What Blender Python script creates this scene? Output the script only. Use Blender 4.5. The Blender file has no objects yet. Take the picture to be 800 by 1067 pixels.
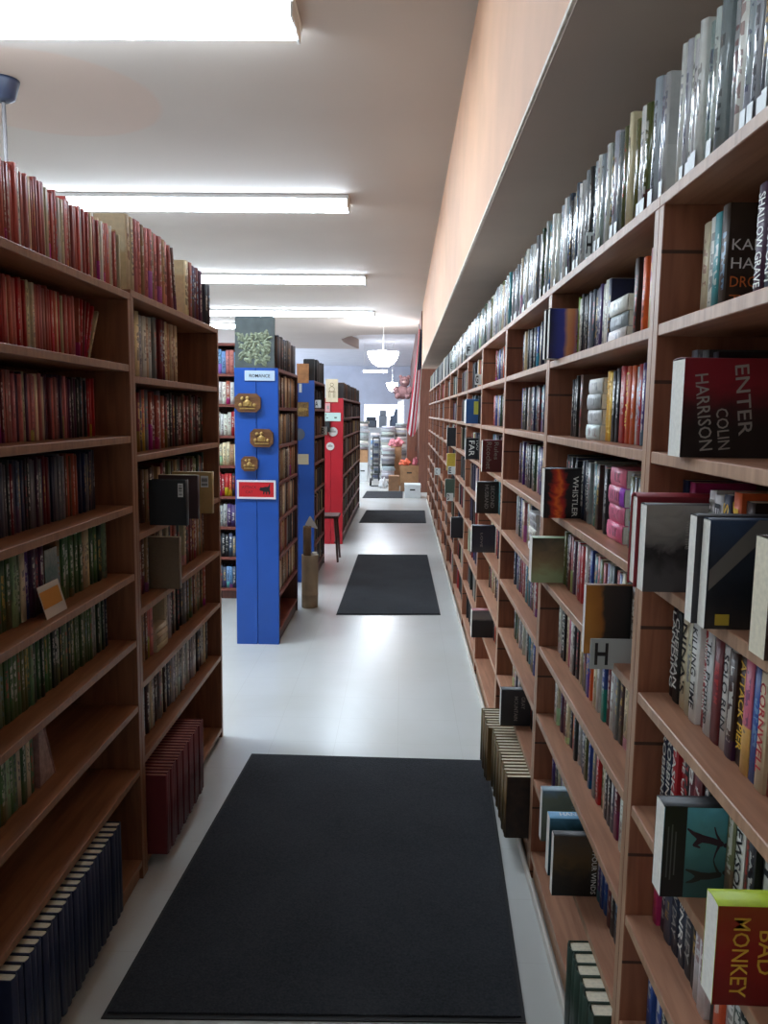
import bpy, bmesh, math, random
from mathutils import Vector, Matrix, Euler

scn = bpy.context.scene
COL = scn.collection
RND = random.Random(7)

# ------------------------------------------------------------------ helpers
def lin(c):
    out = []
    for v in c[:3]:
        v = v / 255.0
        out.append(v / 12.92 if v <= 0.04045 else ((v + 0.055) / 1.055) ** 2.4)
    return (out[0], out[1], out[2], 1.0)

def link(name, data, parent=None, matrix=None):
    o = bpy.data.objects.new(name, data)
    COL.objects.link(o)
    if parent is not None:
        o.parent = parent
    if matrix is not None:
        o.matrix_basis = matrix
    return o

def tag(o, label=None, cat=None, group=None, kind=None):
    if label:
        o['label'] = label
        if len(label.replace('-', 'x').split()) > 16: print('LONG', o.name, label)
    if cat: o['category'] = cat
    if group: o['group'] = group
    if kind: o['kind'] = kind
    return o

def empty(name, label, cat, loc=(0, 0, 0), rot=0.0, group=None):
    o = link(name, None)
    o.location = loc
    o.rotation_euler = (0, 0, rot)
    o.empty_display_size = 0.05
    return tag(o, label, cat, group)

def box(bm, lo, hi, mat=0, bevel=0.0):
    x0, y0, z0 = lo; x1, y1, z1 = hi
    vs = [bm.verts.new(p) for p in ((x0,y0,z0),(x1,y0,z0),(x1,y1,z0),(x0,y1,z0),(x0,y0,z1),(x1,y0,z1),(x1,y1,z1),(x0,y1,z1))]
    fs = []
    for f in ((0,3,2,1),(4,5,6,7),(0,1,5,4),(1,2,6,5),(2,3,7,6),(3,0,4,7)):
        fc = bm.faces.new([vs[i] for i in f]); fc.material_index = mat; fs.append(fc)
    if bevel > 0:
        es = set()
        for f in fs: es.update(f.edges)
        bmesh.ops.bevel(bm, geom=list(es), offset=bevel, segments=1, affect='EDGES', profile=0.5)
    return fs

def cyl(bm, p0, p1, r0, r1=None, n=16, mat=0, caps=True, smooth=True):
    r1 = r0 if r1 is None else r1
    p0 = Vector(p0); p1 = Vector(p1)
    d = (p1 - p0).normalized()
    a = d.orthogonal().normalized(); b = d.cross(a)
    r_0, r_1 = [], []
    for i in range(n):
        t = 2 * math.pi * i / n
        v = a * math.cos(t) + b * math.sin(t)
        r_0.append(bm.verts.new(p0 + v * r0)); r_1.append(bm.verts.new(p1 + v * r1))
    for i in range(n):
        j = (i + 1) % n
        f = bm.faces.new((r_0[i], r_0[j], r_1[j], r_1[i])); f.material_index = mat; f.smooth = smooth
    if caps:
        f = bm.faces.new(list(reversed(r_0))); f.material_index = mat
        f = bm.faces.new(r_1); f.material_index = mat

def lathe(bm, prof, n=24, mat=0, centre=(0, 0, 0)):
    rings = []
    for r, z in prof:
        rings.append([bm.verts.new((centre[0] + r * math.cos(2*math.pi*i/n), centre[1] + r * math.sin(2*math.pi*i/n), centre[2] + z)) for i in range(n)])
    for k in range(len(rings) - 1):
        for i in range(n):
            j = (i + 1) % n
            f = bm.faces.new((rings[k][i], rings[k][j], rings[k+1][j], rings[k+1][i])); f.material_index = mat; f.smooth = True
    for ring, rev in ((rings[0], True), (rings[-1], False)):
        f = bm.faces.new(list(reversed(ring)) if rev else ring); f.material_index = mat

def prism(bm, pts, h, mat=0, axis='Z'):
    """polygon pts (a,b) extruded by h: axis Z: (a,b,0..h); X: (0..h,a,b); Y: (a,0..h,b)"""
    def P(a, b, c):
        return (a, b, c) if axis == 'Z' else ((c, a, b) if axis == 'X' else (a, c, b))
    lo = [bm.verts.new(P(a, b, 0)) for a, b in pts]
    hi = [bm.verts.new(P(a, b, h)) for a, b in pts]
    n = len(pts)
    for i in range(n):
        j = (i + 1) % n
        f = bm.faces.new((lo[i], lo[j], hi[j], hi[i])); f.material_index = mat
    f = bm.faces.new(list(reversed(lo))); f.material_index = mat
    f = bm.faces.new(hi); f.material_index = mat
    bmesh.ops.recalc_face_normals(bm, faces=bm.faces[:])

def mesh(name, bm, mats):
    me = bpy.data.meshes.new(name)
    bm.to_mesh(me); bm.free()
    for m in (mats if isinstance(mats, (list, tuple)) else [mats]):
        me.materials.append(m)
    return me

def part(name, build, mats, parent=None, label=None, matrix=None):
    bm = bmesh.new()
    build(bm)
    o = link(name, mesh(name, bm, mats), parent, matrix)
    if label:
        o['label'] = label
        if len(label.replace('-', 'x').split()) > 16: print('LONG', o.name, label)
    return o

def structure(name, build, mats):
    o = part(name, build, mats)
    o['kind'] = 'structure'
    return o

# ------------------------------------------------------------------ materials
def mat_new(name):
    m = bpy.data.materials.new(name)
    m.use_nodes = True
    nt = m.node_tree
    b = nt.nodes['Principled BSDF']
    return m, nt, b

def N(nt, kind, **kw):
    n = nt.nodes.new(kind)
    for k, v in kw.items():
        if hasattr(n, k): setattr(n, k, v)
        else: n.inputs[k].default_value = v
    return n

def ramp(nt, stops, interp='LINEAR'):
    r = nt.nodes.new('ShaderNodeValToRGB')
    r.color_ramp.interpolation = interp
    els = r.color_ramp.elements
    els.remove(els[1])
    els[0].position = stops[0][0]; els[0].color = lin(stops[0][1])
    for p, c in stops[1:]:
        els.new(p).color = lin(c)
    return r

def plain(name, rgb, rough=0.6, noise=0.0, scale=20.0, metallic=0.0, coat=0.0, bump=0.0, spec=0.5):
    m, nt, b = mat_new(name)
    b.inputs['Base Color'].default_value = lin(rgb)
    b.inputs['Roughness'].default_value = rough
    b.inputs['Metallic'].default_value = metallic
    b.inputs['Coat Weight'].default_value = coat
    b.inputs['Specular IOR Level'].default_value = spec
    if noise > 0 or bump > 0:
        tc = N(nt, 'ShaderNodeTexCoord')
        nz = N(nt, 'ShaderNodeTexNoise', Scale=scale, Detail=4.0)
        nt.links.new(tc.outputs['Object'], nz.inputs['Vector'])
        if noise > 0:
            r = ramp(nt, [(0.3, [max(0, v * (1 - noise)) for v in rgb]), (0.7, [min(255, v * (1 + noise)) for v in rgb])])
            nt.links.new(nz.outputs['Fac'], r.inputs['Fac'])
            nt.links.new(r.outputs['Color'], b.inputs['Base Color'])
        if bump > 0:
            bp = N(nt, 'ShaderNodeBump', Strength=bump, Distance=0.005)
            nt.links.new(nz.outputs['Fac'], bp.inputs['Height'])
            nt.links.new(bp.outputs['Normal'], b.inputs['Normal'])
    return m

def wood(name, dark, light, rough=0.5, grain='y', grooves=None, scale=1.0, coat=0.0):
    m, nt, b = mat_new(name)
    tc = N(nt, 'ShaderNodeTexCoord')
    mp = N(nt, 'ShaderNodeMapping')
    s = [18 * scale] * 3
    s['xyz'.index(grain)] = 1.3 * scale
    mp.inputs['Scale'].default_value = s
    nt.links.new(tc.outputs['Object'], mp.inputs['Vector'])
    nz = N(nt, 'ShaderNodeTexNoise', Scale=2.0, Detail=6.0, Distortion=1.2)
    nt.links.new(mp.outputs['Vector'], nz.inputs['Vector'])
    r = ramp(nt, [(0.3, dark), (0.7, light)])
    nt.links.new(nz.outputs['Fac'], r.inputs['Fac'])
    col = r.outputs['Color']
    if grooves:
        z0, pitch = grooves
        sx = N(nt, 'ShaderNodeSeparateXYZ')
        nt.links.new(tc.outputs['Object'], sx.inputs[0])
        a = N(nt, 'ShaderNodeMath', operation='SUBTRACT'); a.inputs[1].default_value = z0
        nt.links.new(sx.outputs['Z'], a.inputs[0])
        d = N(nt, 'ShaderNodeMath', operation='DIVIDE'); d.inputs[1].default_value = pitch
        nt.links.new(a.outputs[0], d.inputs[0])
        fr = N(nt, 'ShaderNodeMath', operation='FRACT'); nt.links.new(d.outputs[0], fr.inputs[0])
        c = N(nt, 'ShaderNodeMath', operation='COMPARE'); c.inputs[1].default_value = 0.55; c.inputs[2].default_value = 0.014
        nt.links.new(fr.outputs[0], c.inputs[0])
        mx = N(nt, 'ShaderNodeMix', data_type='RGBA')
        nt.links.new(c.outputs[0], mx.inputs['Factor'])
        nt.links.new(col, mx.inputs[6])
        mx.inputs[7].default_value = lin([v * 0.55 for v in dark])
        col = mx.outputs[2]
    nt.links.new(col, b.inputs['Base Color'])
    b.inputs['Roughness'].default_value = rough
    b.inputs['Coat Weight'].default_value = coat
    bp = N(nt, 'ShaderNodeBump', Strength=0.15, Distance=0.002)
    nt.links.new(nz.outputs['Fac'], bp.inputs['Height'])
    nt.links.new(bp.outputs['Normal'], b.inputs['Normal'])
    return m

def spine_material(name, rough=0.45, coat=0.0, marks=True, ripple=False, wear=0.25):
    """cover colour comes from the object's own colour; printed blocks and bands vary from book to book"""
    m, nt, b = mat_new(name)
    oi = N(nt, 'ShaderNodeObjectInfo')
    tc = N(nt, 'ShaderNodeTexCoord')
    sx = N(nt, 'ShaderNodeSeparateXYZ')
    nt.links.new(tc.outputs['Generated'], sx.inputs[0])
    col = oi.outputs['Color']
    L = nt.links.new
    def math_(op, a, bb=None, c=None):
        n = N(nt, 'ShaderNodeMath', operation=op)
        for i, v in enumerate((a, bb, c)):
            if v is None: continue
            if isinstance(v, (int, float)): n.inputs[i].default_value = v
            else: L(v, n.inputs[i])
        return n.outputs[0]
    if marks:
        # random numbers
        wn = N(nt, 'ShaderNodeTexWhiteNoise', noise_dimensions='1D')
        L(math_('MULTIPLY', oi.outputs['Random'], 97.0), wn.inputs['W'])
        sr = N(nt, 'ShaderNodeSeparateColor'); L(wn.outputs['Color'], sr.inputs[0])
        r1, r2, r3 = sr.outputs
        # contrast colour: light on dark covers, dark on light ones
        bw = N(nt, 'ShaderNodeRGBToBW'); L(col, bw.inputs[0])
        dark = math_('LESS_THAN', bw.outputs[0], 0.22)
        lt = ramp(nt, [(0.0, (225, 222, 212)), (0.45, (200, 196, 186)), (0.62, (206, 168, 70)), (0.78, (190, 60, 52)), (0.9, (120, 160, 190))], 'CONSTANT')
        dk = ramp(nt, [(0.0, (32, 30, 34)), (0.5, (120, 28, 34)), (0.75, (30, 46, 92))], 'CONSTANT')
        L(r3, lt.inputs['Fac']); L(r3, dk.inputs['Fac'])
        ink = N(nt, 'ShaderNodeMix', data_type='RGBA')
        L(dark, ink.inputs['Factor']); L(dk.outputs['Color'], ink.inputs[6]); L(lt.outputs['Color'], ink.inputs[7])
        # a band at head or foot on some
        edge = math_('MULTIPLY_ADD', r1, 0.35, 0.12)
        band = math_('MULTIPLY', math_('LESS_THAN', sx.outputs['Z'], edge), math_('GREATER_THAN', r2, 0.62))
        hs = N(nt, 'ShaderNodeHueSaturation'); hs.inputs['Saturation'].default_value = 1.15
        L(math_('MULTIPLY_ADD', r3, 0.5, 0.25), hs.inputs['Hue']); L(col, hs.inputs['Color'])
        hs.inputs['Value'].default_value = 1.3
        m1 = N(nt, 'ShaderNodeMix', data_type='RGBA')
        L(math_('MULTIPLY', band, 0.7), m1.inputs['Factor']); L(col, m1.inputs[6]); L(hs.outputs['Color'], m1.inputs[7])
        # worn flecks of ink running down the middle of the back
        cv = N(nt, 'ShaderNodeCombineXYZ')
        L(math_('MULTIPLY', sx.outputs['X'], 1.6), cv.inputs[0])
        L(math_('MULTIPLY', oi.outputs['Random'], 60.0), cv.inputs[1])
        L(math_('MULTIPLY', sx.outputs['Z'], 17.0), cv.inputs[2])
        nz = N(nt, 'ShaderNodeTexNoise', Scale=1.0, Detail=1.5)
        L(cv.outputs[0], nz.inputs['Vector'])
        on = math_('GREATER_THAN', nz.outputs['Fac'], 0.5)
        inx = math_('MULTIPLY', math_('GREATER_THAN', sx.outputs['X'], 0.24), math_('LESS_THAN', sx.outputs['X'], 0.76))
        top = math_('MULTIPLY_ADD', r2, 0.2, 0.72)
        low = math_('MULTIPLY_ADD', r1, 0.3, 0.1)
        inz = math_('MULTIPLY', math_('LESS_THAN', sx.outputs['Z'], top), math_('GREATER_THAN', sx.outputs['Z'], low))
        back = math_('LESS_THAN', sx.outputs['Y'], 0.02)
        k = math_('MULTIPLY', math_('MULTIPLY', on, inx), math_('MULTIPLY', inz, back))
        m2 = N(nt, 'ShaderNodeMix', data_type='RGBA')
        L(math_('MULTIPLY', k, 0.62), m2.inputs['Factor']); L(m1.outputs[2], m2.inputs[6]); L(ink.outputs[2], m2.inputs[7])
        col = m2.outputs[2]
    if wear > 0:
        wz = N(nt, 'ShaderNodeTexNoise', Scale=60.0, Detail=3.0); L(tc.outputs['Object'], wz.inputs['Vector'])
        hv = N(nt, 'ShaderNodeHueSaturation')
        L(math_('MULTIPLY_ADD', wz.outputs['Fac'], wear * 2, 1.0 - wear), hv.inputs['Value']); L(col, hv.inputs['Color'])
        col = hv.outputs['Color']
    L(col, b.inputs['Base Color'])
    b.inputs['Roughness'].default_value = rough
    b.inputs['Coat Weight'].default_value = coat
    b.inputs['Coat Roughness'].default_value = 0.16
    if ripple:
        rz = N(nt, 'ShaderNodeTexNoise', Scale=1.0, Detail=2.0)
        mp = N(nt, 'ShaderNodeMapping'); mp.inputs['Scale'].default_value = (70, 70, 1.6)
        L(tc.outputs['Object'], mp.inputs['Vector']); L(mp.outputs['Vector'], rz.inputs['Vector'])
        bp = N(nt, 'ShaderNodeBump', Strength=0.35, Distance=0.004); L(rz.outputs['Fac'], bp.inputs['Height'])
        L(bp.outputs['Normal'], b.inputs['Coat Normal']); L(bp.outputs['Normal'], b.inputs['Normal'])
    return m

def art(name, stops, direction='y', noise=0.4, scale=6.0, rough=0.4, dist=1.0):
    """soft printed picture for the front of a book: colours laid along one direction and broken up"""
    m, nt, b = mat_new(name)
    tc = N(nt, 'ShaderNodeTexCoord')
    sx = N(nt, 'ShaderNodeSeparateXYZ'); nt.links.new(tc.outputs['Generated'], sx.inputs[0])
    nz = N(nt, 'ShaderNodeTexNoise', Scale=scale, Detail=4.0, Distortion=dist); nt.links.new(tc.outputs['Generated'], nz.inputs['Vector'])
    a = N(nt, 'ShaderNodeMath', operation='MULTIPLY_ADD'); a.inputs[1].default_value = noise; 
    nt.links.new(nz.outputs['Fac'], a.inputs[0])
    s = N(nt, 'ShaderNodeMath', operation='SUBTRACT'); s.inputs[1].default_value = noise / 2
    nt.links.new(sx.outputs['XYZ'.index(direction.upper())], s.inputs[0])
    nt.links.new(s.outputs[0], a.inputs[2])
    r = ramp(nt, stops); nt.links.new(a.outputs[0], r.inputs['Fac'])
    nt.links.new(r.outputs['Color'], b.inputs['Base Color'])
    b.inputs['Roughness'].default_value = rough
    return m

def emitter(name, rgb, strength):
    m, nt, b = mat_new(name)
    b.inputs['Base Color'].default_value = lin(rgb)
    b.inputs['Emission Color'].default_value = lin(rgb)
    b.inputs['Emission Strength'].default_value = strength
    return m

Z0R, PITCH_R = 0.13, 0.234
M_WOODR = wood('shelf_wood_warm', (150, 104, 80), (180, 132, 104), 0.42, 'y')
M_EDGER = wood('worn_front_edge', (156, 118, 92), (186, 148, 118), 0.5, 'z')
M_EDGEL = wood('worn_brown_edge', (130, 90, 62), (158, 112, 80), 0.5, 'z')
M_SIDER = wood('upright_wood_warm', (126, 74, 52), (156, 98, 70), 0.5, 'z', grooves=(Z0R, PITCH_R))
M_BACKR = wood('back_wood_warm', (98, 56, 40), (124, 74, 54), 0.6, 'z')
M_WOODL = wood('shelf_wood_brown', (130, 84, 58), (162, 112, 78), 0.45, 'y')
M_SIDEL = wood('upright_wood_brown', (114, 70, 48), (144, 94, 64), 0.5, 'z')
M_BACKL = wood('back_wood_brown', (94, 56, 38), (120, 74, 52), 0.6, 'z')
M_DARKWOOD = wood('dark_wood', (58, 32, 26), (92, 52, 42), 0.5, 'z')
M_REDSHELF = wood('reddish_shelf_wood', (104, 52, 44), (140, 76, 62), 0.5, 'x')
M_COVER = spine_material('printed_cover', 0.42)
M_CLOTH = spine_material('cloth_cover', 0.7, marks=True, wear=0.2)
M_PLAINCOVER = spine_material('plain_cover', 0.5, marks=False, wear=0.15)
M_JACKET = spine_material('clear_film_jacket', 0.22, coat=1.0, ripple=True, wear=0.15)
M_PAPER = plain('paper_edge', (220, 210, 186), 0.85, 0.04, 120)
M_PAPERW = plain('white_paper_edge', (230, 226, 216), 0.85, 0.03, 120)
M_PAPERD = plain('aged_paper_edge', (176, 158, 128), 0.9, 0.15, 300)
M_INKW = plain('light_ink', (226, 224, 216), 0.5)
M_INKB = plain('black_ink', (22, 22, 24), 0.5)
M_INKR = plain('red_ink', (176, 30, 40), 0.5)
M_INKY = plain('yellow_ink', (226, 178, 60), 0.5)
M_INKG = plain('grey_ink', (150, 146, 140), 0.5)
M_INKO = plain('orange_ink', (206, 112, 52), 0.5)
M_INKP = plain('pink_ink', (236, 110, 140), 0.5)

# ------------------------------------------------------------------ lettering
_text_cache = {}
def text_mesh(txt, mat, centre, right, up, w, h, lift=0.0006, bold=0.0, name='lettering'):
    key = (txt, bold)
    if key not in _text_cache:
        cu = bpy.data.curves.new('lettering_curve', 'FONT')
        cu.body = txt; cu.resolution_u = 2; cu.offset = bold; cu.fill_mode = 'BOTH'; cu.extrude = 0.0
        o = bpy.data.objects.new('lettering_curve', cu); COL.objects.link(o)
        dg = bpy.context.evaluated_depsgraph_get()
        me = bpy.data.meshes.new_from_object(o.evaluated_get(dg))
        vs = [v.co.copy() for v in me.vertices]; fs = [tuple(p.vertices) for p in me.polygons]
        bpy.data.objects.remove(o); bpy.data.curves.remove(cu); bpy.data.meshes.remove(me)
        _text_cache[key] = (vs, fs)
    vs, fs = _text_cache[key]
    x0 = min(v.x for v in vs); x1 = max(v.x for v in vs); y0 = min(v.y for v in vs); y1 = max(v.y for v in vs)
    right = Vector(right).normalized(); up = Vector(up).normalized(); nrm = right.cross(up)
    c = Vector(centre) + nrm * lift
    me = bpy.data.meshes.new(name)
    me.from_pydata([c + right * ((v.x - (x0+x1)/2) / max(x1-x0, 1e-6) * w) + up * ((v.y - (y0+y1)/2) / max(y1-y0, 1e-6) * h) for v in vs], [], fs)
    me.materials.append(mat)
    return me

def lettering(parent, txt, mat, centre, right, up, w, h, lift=0.0006, bold=0.0):
    return link('lettering', text_mesh(txt, mat, centre, right, up, w, h, lift, bold), parent)

# ------------------------------------------------------------------ books
PAL = {
 'black': (24, 24, 28), 'charcoal': (52, 52, 56), 'grey': (120, 120, 122), 'pale grey': (176, 178, 178), 'white': (218, 216, 208),
 'cream': (208, 194, 160), 'tan': (164, 128, 90), 'brown': (92, 62, 44), 'dark brown': (58, 40, 32), 'red': (166, 34, 38),
 'maroon': (104, 32, 38), 'rust': (158, 78, 60), 'faded red': (178, 88, 78), 'rose': (184, 112, 108), 'orange': (206, 88, 40),
 'yellow': (214, 172, 60), 'olive': (96, 98, 58), 'green': (74, 104, 66), 'dark green': (40, 62, 46), 'pale green': (134, 156, 120),
 'lime': (150, 186, 40), 'teal': (62, 128, 138), 'blue': (48, 76, 148), 'navy': (28, 36, 66), 'light blue': (110, 150, 190),
 'purple': (78, 56, 118), 'plum': (72, 40, 66), 'pink': (222, 110, 140), 'magenta': (176, 40, 96), 'slate': (66, 76, 92), 'silver': (160, 168, 172),
}
ORD = ['first','second','third','fourth','fifth','sixth','seventh','eighth','ninth','tenth','eleventh','twelfth','thirteenth','fourteenth','fifteenth',
       'sixteenth','seventeenth','eighteenth','nineteenth','twentieth']
def ordinal(n):
    if n <= 20: return ORD[n-1]
    tens = {2: 'twent', 3: 'thirt', 4: 'fort', 5: 'fift', 6: 'sixt', 7: 'sevent'}[n // 10]
    return tens + 'ieth' if n % 10 == 0 else tens + 'y-' + ORD[n % 10 - 1]

def col_of(name, jitter=0.12):
    c = PAL[name]; k = 1 + RND.uniform(-jitter, jitter)
    return lin([max(2, min(250, v * k + RND.uniform(-5, 5))) for v in c])

def book_meshes(t, d, h, mat, hard=False, paper=None, front=None, nseg=3, bulge=None):
    """x = thickness, y = depth (0 at the back of the spine), z = height; returns cover mesh, pages mesh"""
    c = 0.0026 if hard else 0.0011
    c = min(c, t * 0.2)
    ov = 0.0035 if hard else 0.0
    b = bulge if bulge is not None else (min(0.006, t * 0.16) if hard else min(0.0025, t * 0.07))
    outer = [(0.0, d), (0.0, b)]
    inner = [(c, d), (c, b + c)]
    for i in range(1, nseg):
        u = i / nseg
        y = b - b * math.sin(math.pi * u)
        outer.append((t * u, y)); inner.append((c + (t - 2*c) * u, y + c))
    outer += [(t, b), (t, d)]
    inner += [(t - c, b + c), (t - c, d)]
    bm = bmesh.new()
    n = len(outer)
    lo = [bm.verts.new((x, y, 0)) for x, y in outer]; hi = [bm.verts.new((x, y, h)) for x, y in outer]
    li = [bm.verts.new((x, y, 0)) for x, y in inner]; ui = [bm.verts.new((x, y, h)) for x, y in inner]
    for i in range(n - 1):
        f = bm.faces.new((lo[i], lo[i+1], hi[i+1], hi[i]))
        f.smooth = 0 < i < n - 2
        if front is not None and i == n - 2: f.material_index = 1
        bm.faces.new((li[i+1], li[i], ui[i], ui[i+1]))
        bm.faces.new((lo[i+1], lo[i], li[i], li[i+1]))
        bm.faces.new((hi[i], hi[i+1], ui[i+1], ui[i]))
    for k in (0, n - 1):
        q = (lo[k], hi[k], ui[k], li[k])
        bm.faces.new(q if k == 0 else tuple(reversed(q)))
    mc = mesh('cover', bm, [mat] if front is None else [mat, front])
    bm = bmesh.new()
    box(bm, (c, b + c + 0.0005, ov), (t - c, d - ov, h - ov if hard else h - 0.0004))
    mp = mesh('page_block', bm, paper or M_PAPER)
    return mc, mp

BOOKN = 0
def book(kind, label, cat, matrix, t, d, h, colour, mat=None, hard=False, group=None, paper=None, front=None, pages=True, bulge=None, nseg=3):
    global BOOKN
    mc, mp = book_meshes(t, d, h, mat or M_COVER, hard, paper, front, nseg, bulge)
    o = link(kind, mc, None, matrix)
    o.color = colour
    tag(o, label, cat, group)
    if pages:
        p = link('page_block', mp, o)
    BOOKN += 1
    return o

RZ = {'R': -math.pi / 2, 'L': math.pi / 2}
def place(side, xs, y_far, z, lean=0.0):
    """spine plane at xs; the book's far face at y_far (R: grows towards the camera; L: origin must be its near face)"""
    return Matrix.Translation((xs, y_far, z)) @ Matrix.Rotation(RZ[side], 4, 'Z') @ Matrix.Rotation(lean, 4, 'Y')

def title_on_spine(o, txt, ink, t, h, frac=(0.12, 0.92), width=0.70, bold=0.0, flip=False):
    z0, z1 = h * frac[0], h * frac[1]
    return lettering(o, txt, ink, (t / 2, -0.0006, (z0 + z1) / 2), (0, 0, -1), (1, 0, 0), z1 - z0, t * width, 0.0004, bold or 0.012)

# ------------------------------------------------------------------ setting
m, nt, b = mat_new('pale_vinyl_tile')
tc = N(nt, 'ShaderNodeTexCoord')
nz = N(nt, 'ShaderNodeTexNoise', Scale=1.1, Detail=5.0, Distortion=0.6); nt.links.new(tc.outputs['Object'], nz.inputs['Vector'])
r = ramp(nt, [(0.25, (188, 188, 182)), (0.6, (196, 198, 195)), (0.85, (200, 203, 202))]); nt.links.new(nz.outputs['Fac'], r.inputs['Fac'])
br = N(nt, 'ShaderNodeTexBrick', offset=0.0, squash=1.0)
br.inputs['Scale'].default_value = 1.0; br.inputs['Brick Width'].default_value = 0.305; br.inputs['Row Height'].default_value = 0.305
br.inputs['Mortar Size'].default_value = 0.0012; br.inputs['Mortar'].default_value = lin((186, 186, 181))
nt.links.new(tc.outputs['Object'], br.inputs['Vector']); nt.links.new(r.outputs['Color'], br.inputs['Color1']); nt.links.new(r.outputs['Color'], br.inputs['Color2'])
nt.links.new(br.outputs['Color'], b.inputs['Base Color'])
b.inputs['Roughness'].default_value = 0.24
n3 = N(nt, 'ShaderNodeTexNoise', Scale=9.0, Detail=2.0); nt.links.new(tc.outputs['Object'], n3.inputs['Vector'])
bp = N(nt, 'ShaderNodeBump', Strength=0.025, Distance=0.01); nt.links.new(n3.outputs['Fac'], bp.inputs['Height']); nt.links.new(bp.outputs['Normal'], b.inputs['Normal'])
M_FLOOR = m

m, nt, b = mat_new('taupe_ceiling_paint')
tc = N(nt, 'ShaderNodeTexCoord')
nz = N(nt, 'ShaderNodeTexNoise', Scale=0.5, Detail=3.0); nt.links.new(tc.outputs['Object'], nz.inputs['Vector'])
r = ramp(nt, [(0.3, (176, 164, 154)), (0.7, (186, 175, 165))]); nt.links.new(nz.outputs['Fac'], r.inputs['Fac'])
gd = N(nt, 'ShaderNodeVectorMath', operation='DISTANCE'); gd.inputs[1].default_value = (-2.35, 5.35, 3.6)
nt.links.new(tc.outputs['Object'], gd.inputs[0])
st = N(nt, 'ShaderNodeMapRange'); st.inputs['From Min'].default_value = 0.7; st.inputs['From Max'].default_value = 0.74; st.inputs['To Min'].default_value = 0.55; st.inputs['To Max'].default_value = 0.0
nt.links.new(gd.outputs['Value'], st.inputs['Value'])
mx = N(nt, 'ShaderNodeMix', data_type='RGBA'); nt.links.new(st.outputs[0], mx.inputs['Factor']); nt.links.new(r.outputs['Color'], mx.inputs[6]); mx.inputs[7].default_value = lin((188, 158, 140))
nt.links.new(mx.outputs[2], b.inputs['Base Color'])
b.inputs['Roughness'].default_value = 0.7
M_CEIL = m
M_CEIL2 = plain('white_ceiling_paint', (222, 224, 228), 0.7, 0.02, 2)
M_PEACH = plain('peach_wall_paint', (218, 168, 132), 0.7, 0.03, 3)
M_SOFFIT = plain('taupe_soffit_paint', (188, 168, 154), 0.7, 0.03, 2)
M_WHITETRIM = plain('chipped_white_edge', (222, 212, 196), 0.7, 0.1, 30)
M_CREAMWALL = plain('cream_wall_paint', (206, 200, 190), 0.8, 0.03, 2)
M_BLUEWALL = plain('pale_blue_wall_paint', (206, 212, 224), 0.75, 0.03, 2)

CZ = 3.6
M_PANEL = wood('brown_wall_panelling', (104, 62, 48), (132, 84, 66), 0.5, 'z')
structure('floor', lambda bm: box(bm, (-8, -2.5, -0.1), (2.2, 41, 0)), M_FLOOR)
def near_ceiling(bm):
    pts = [(-8, -2.5), (0.36, -2.5), (0.36, 20.6), (-0.5, 20.7), (-1.1, 20.9), (-1.5, 21.4), (-1.75, 22.2), (-1.75, 23.2), (-1.62, 24.3), (-1.45, 25.6), (-8, 25.6)]
    prism(bm, [(a, c) for a, c in pts], 0.3)
    for v in bm.verts: v.co.z += CZ
structure('ceiling', near_ceiling, M_CEIL)
structure('ceiling_rear', lambda bm: box(bm, (-8, 20.0, 3.92), (2.2, 41, 4.05)), M_CEIL2)
structure('wall_right', lambda bm: box(bm, (0.80, -2.5, 0), (0.95, 41, CZ + 0.6)), M_CREAMWALL)
structure('wall_left', lambda bm: box(bm, (-8.1, -2.5, 0), (-8, 41, CZ + 0.6)), M_CREAMWALL)
structure('wall_front', lambda bm: box(bm, (-8, -2.6, 0), (2.2, -2.5, CZ + 0.6)), M_CREAMWALL)
def rear_wall(bm):
    Y0, Y1 = 40.4, 40.55
    box(bm, (-8, Y0, 0), (-2.0, Y1, 4.2)); box(bm, (0.05, Y0, 0), (2.2, Y1, 4.2))
    box(bm, (-2.0, Y0, 0), (0.05, Y1, 0.7)); box(bm, (-2.0, Y0, 2.0), (0.05, Y1, 4.2))
structure('wall_rear', rear_wall, M_BLUEWALL)
M_WINLIGHT = emitter('daylit_frosted_glass', (236, 242, 255), 2.2)
structure('window_1', lambda bm: box(bm, (-2.0, 40.46, 0.7), (0.05, 40.5, 2.0)), M_WINLIGHT)
# the long dropped bulkhead above the wall bookcases: peach face, taupe underside, chipped pale arris
SX, SZ, SY1 = 0.335, 2.44, 15.2
structure('wall_bulkhead', lambda bm: box(bm, (SX, -2.5, SZ + 0.002), (0.80, SY1, CZ + 0.05)), M_PEACH)
structure('trim_1', lambda bm: box(bm, (SX - 0.003, -2.5, SZ), (SX + 0.004, SY1, SZ + 0.012)), M_WHITETRIM)
structure('trim_2', lambda bm: box(bm, (SX + 0.004, -2.5, SZ - 0.006), (0.80, SY1, SZ + 0.002)), M_SOFFIT)
structure('wall_partition', lambda bm: box(bm, (0.33, 15.9, 0), (0.80, 40.4, CZ + 0.6)), M_PANEL)
M_WIN_ADDED = emitter('added_window_glow', (222, 234, 255), 5.0)  # glow of the added side window
structure('window_added', lambda bm: box(bm, (-7.99, 20.5, 0.8), (-7.96, 39.5, 3.5)), M_WIN_ADDED)  # unseen glowing pane added in the left wall to brighten the rear

structure('baseboard_right', lambda bm: box(bm, (0.453, 1.55, 0), (0.463, 14.4, 0.032), 0, 0.002), M_CREAMWALL)
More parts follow.
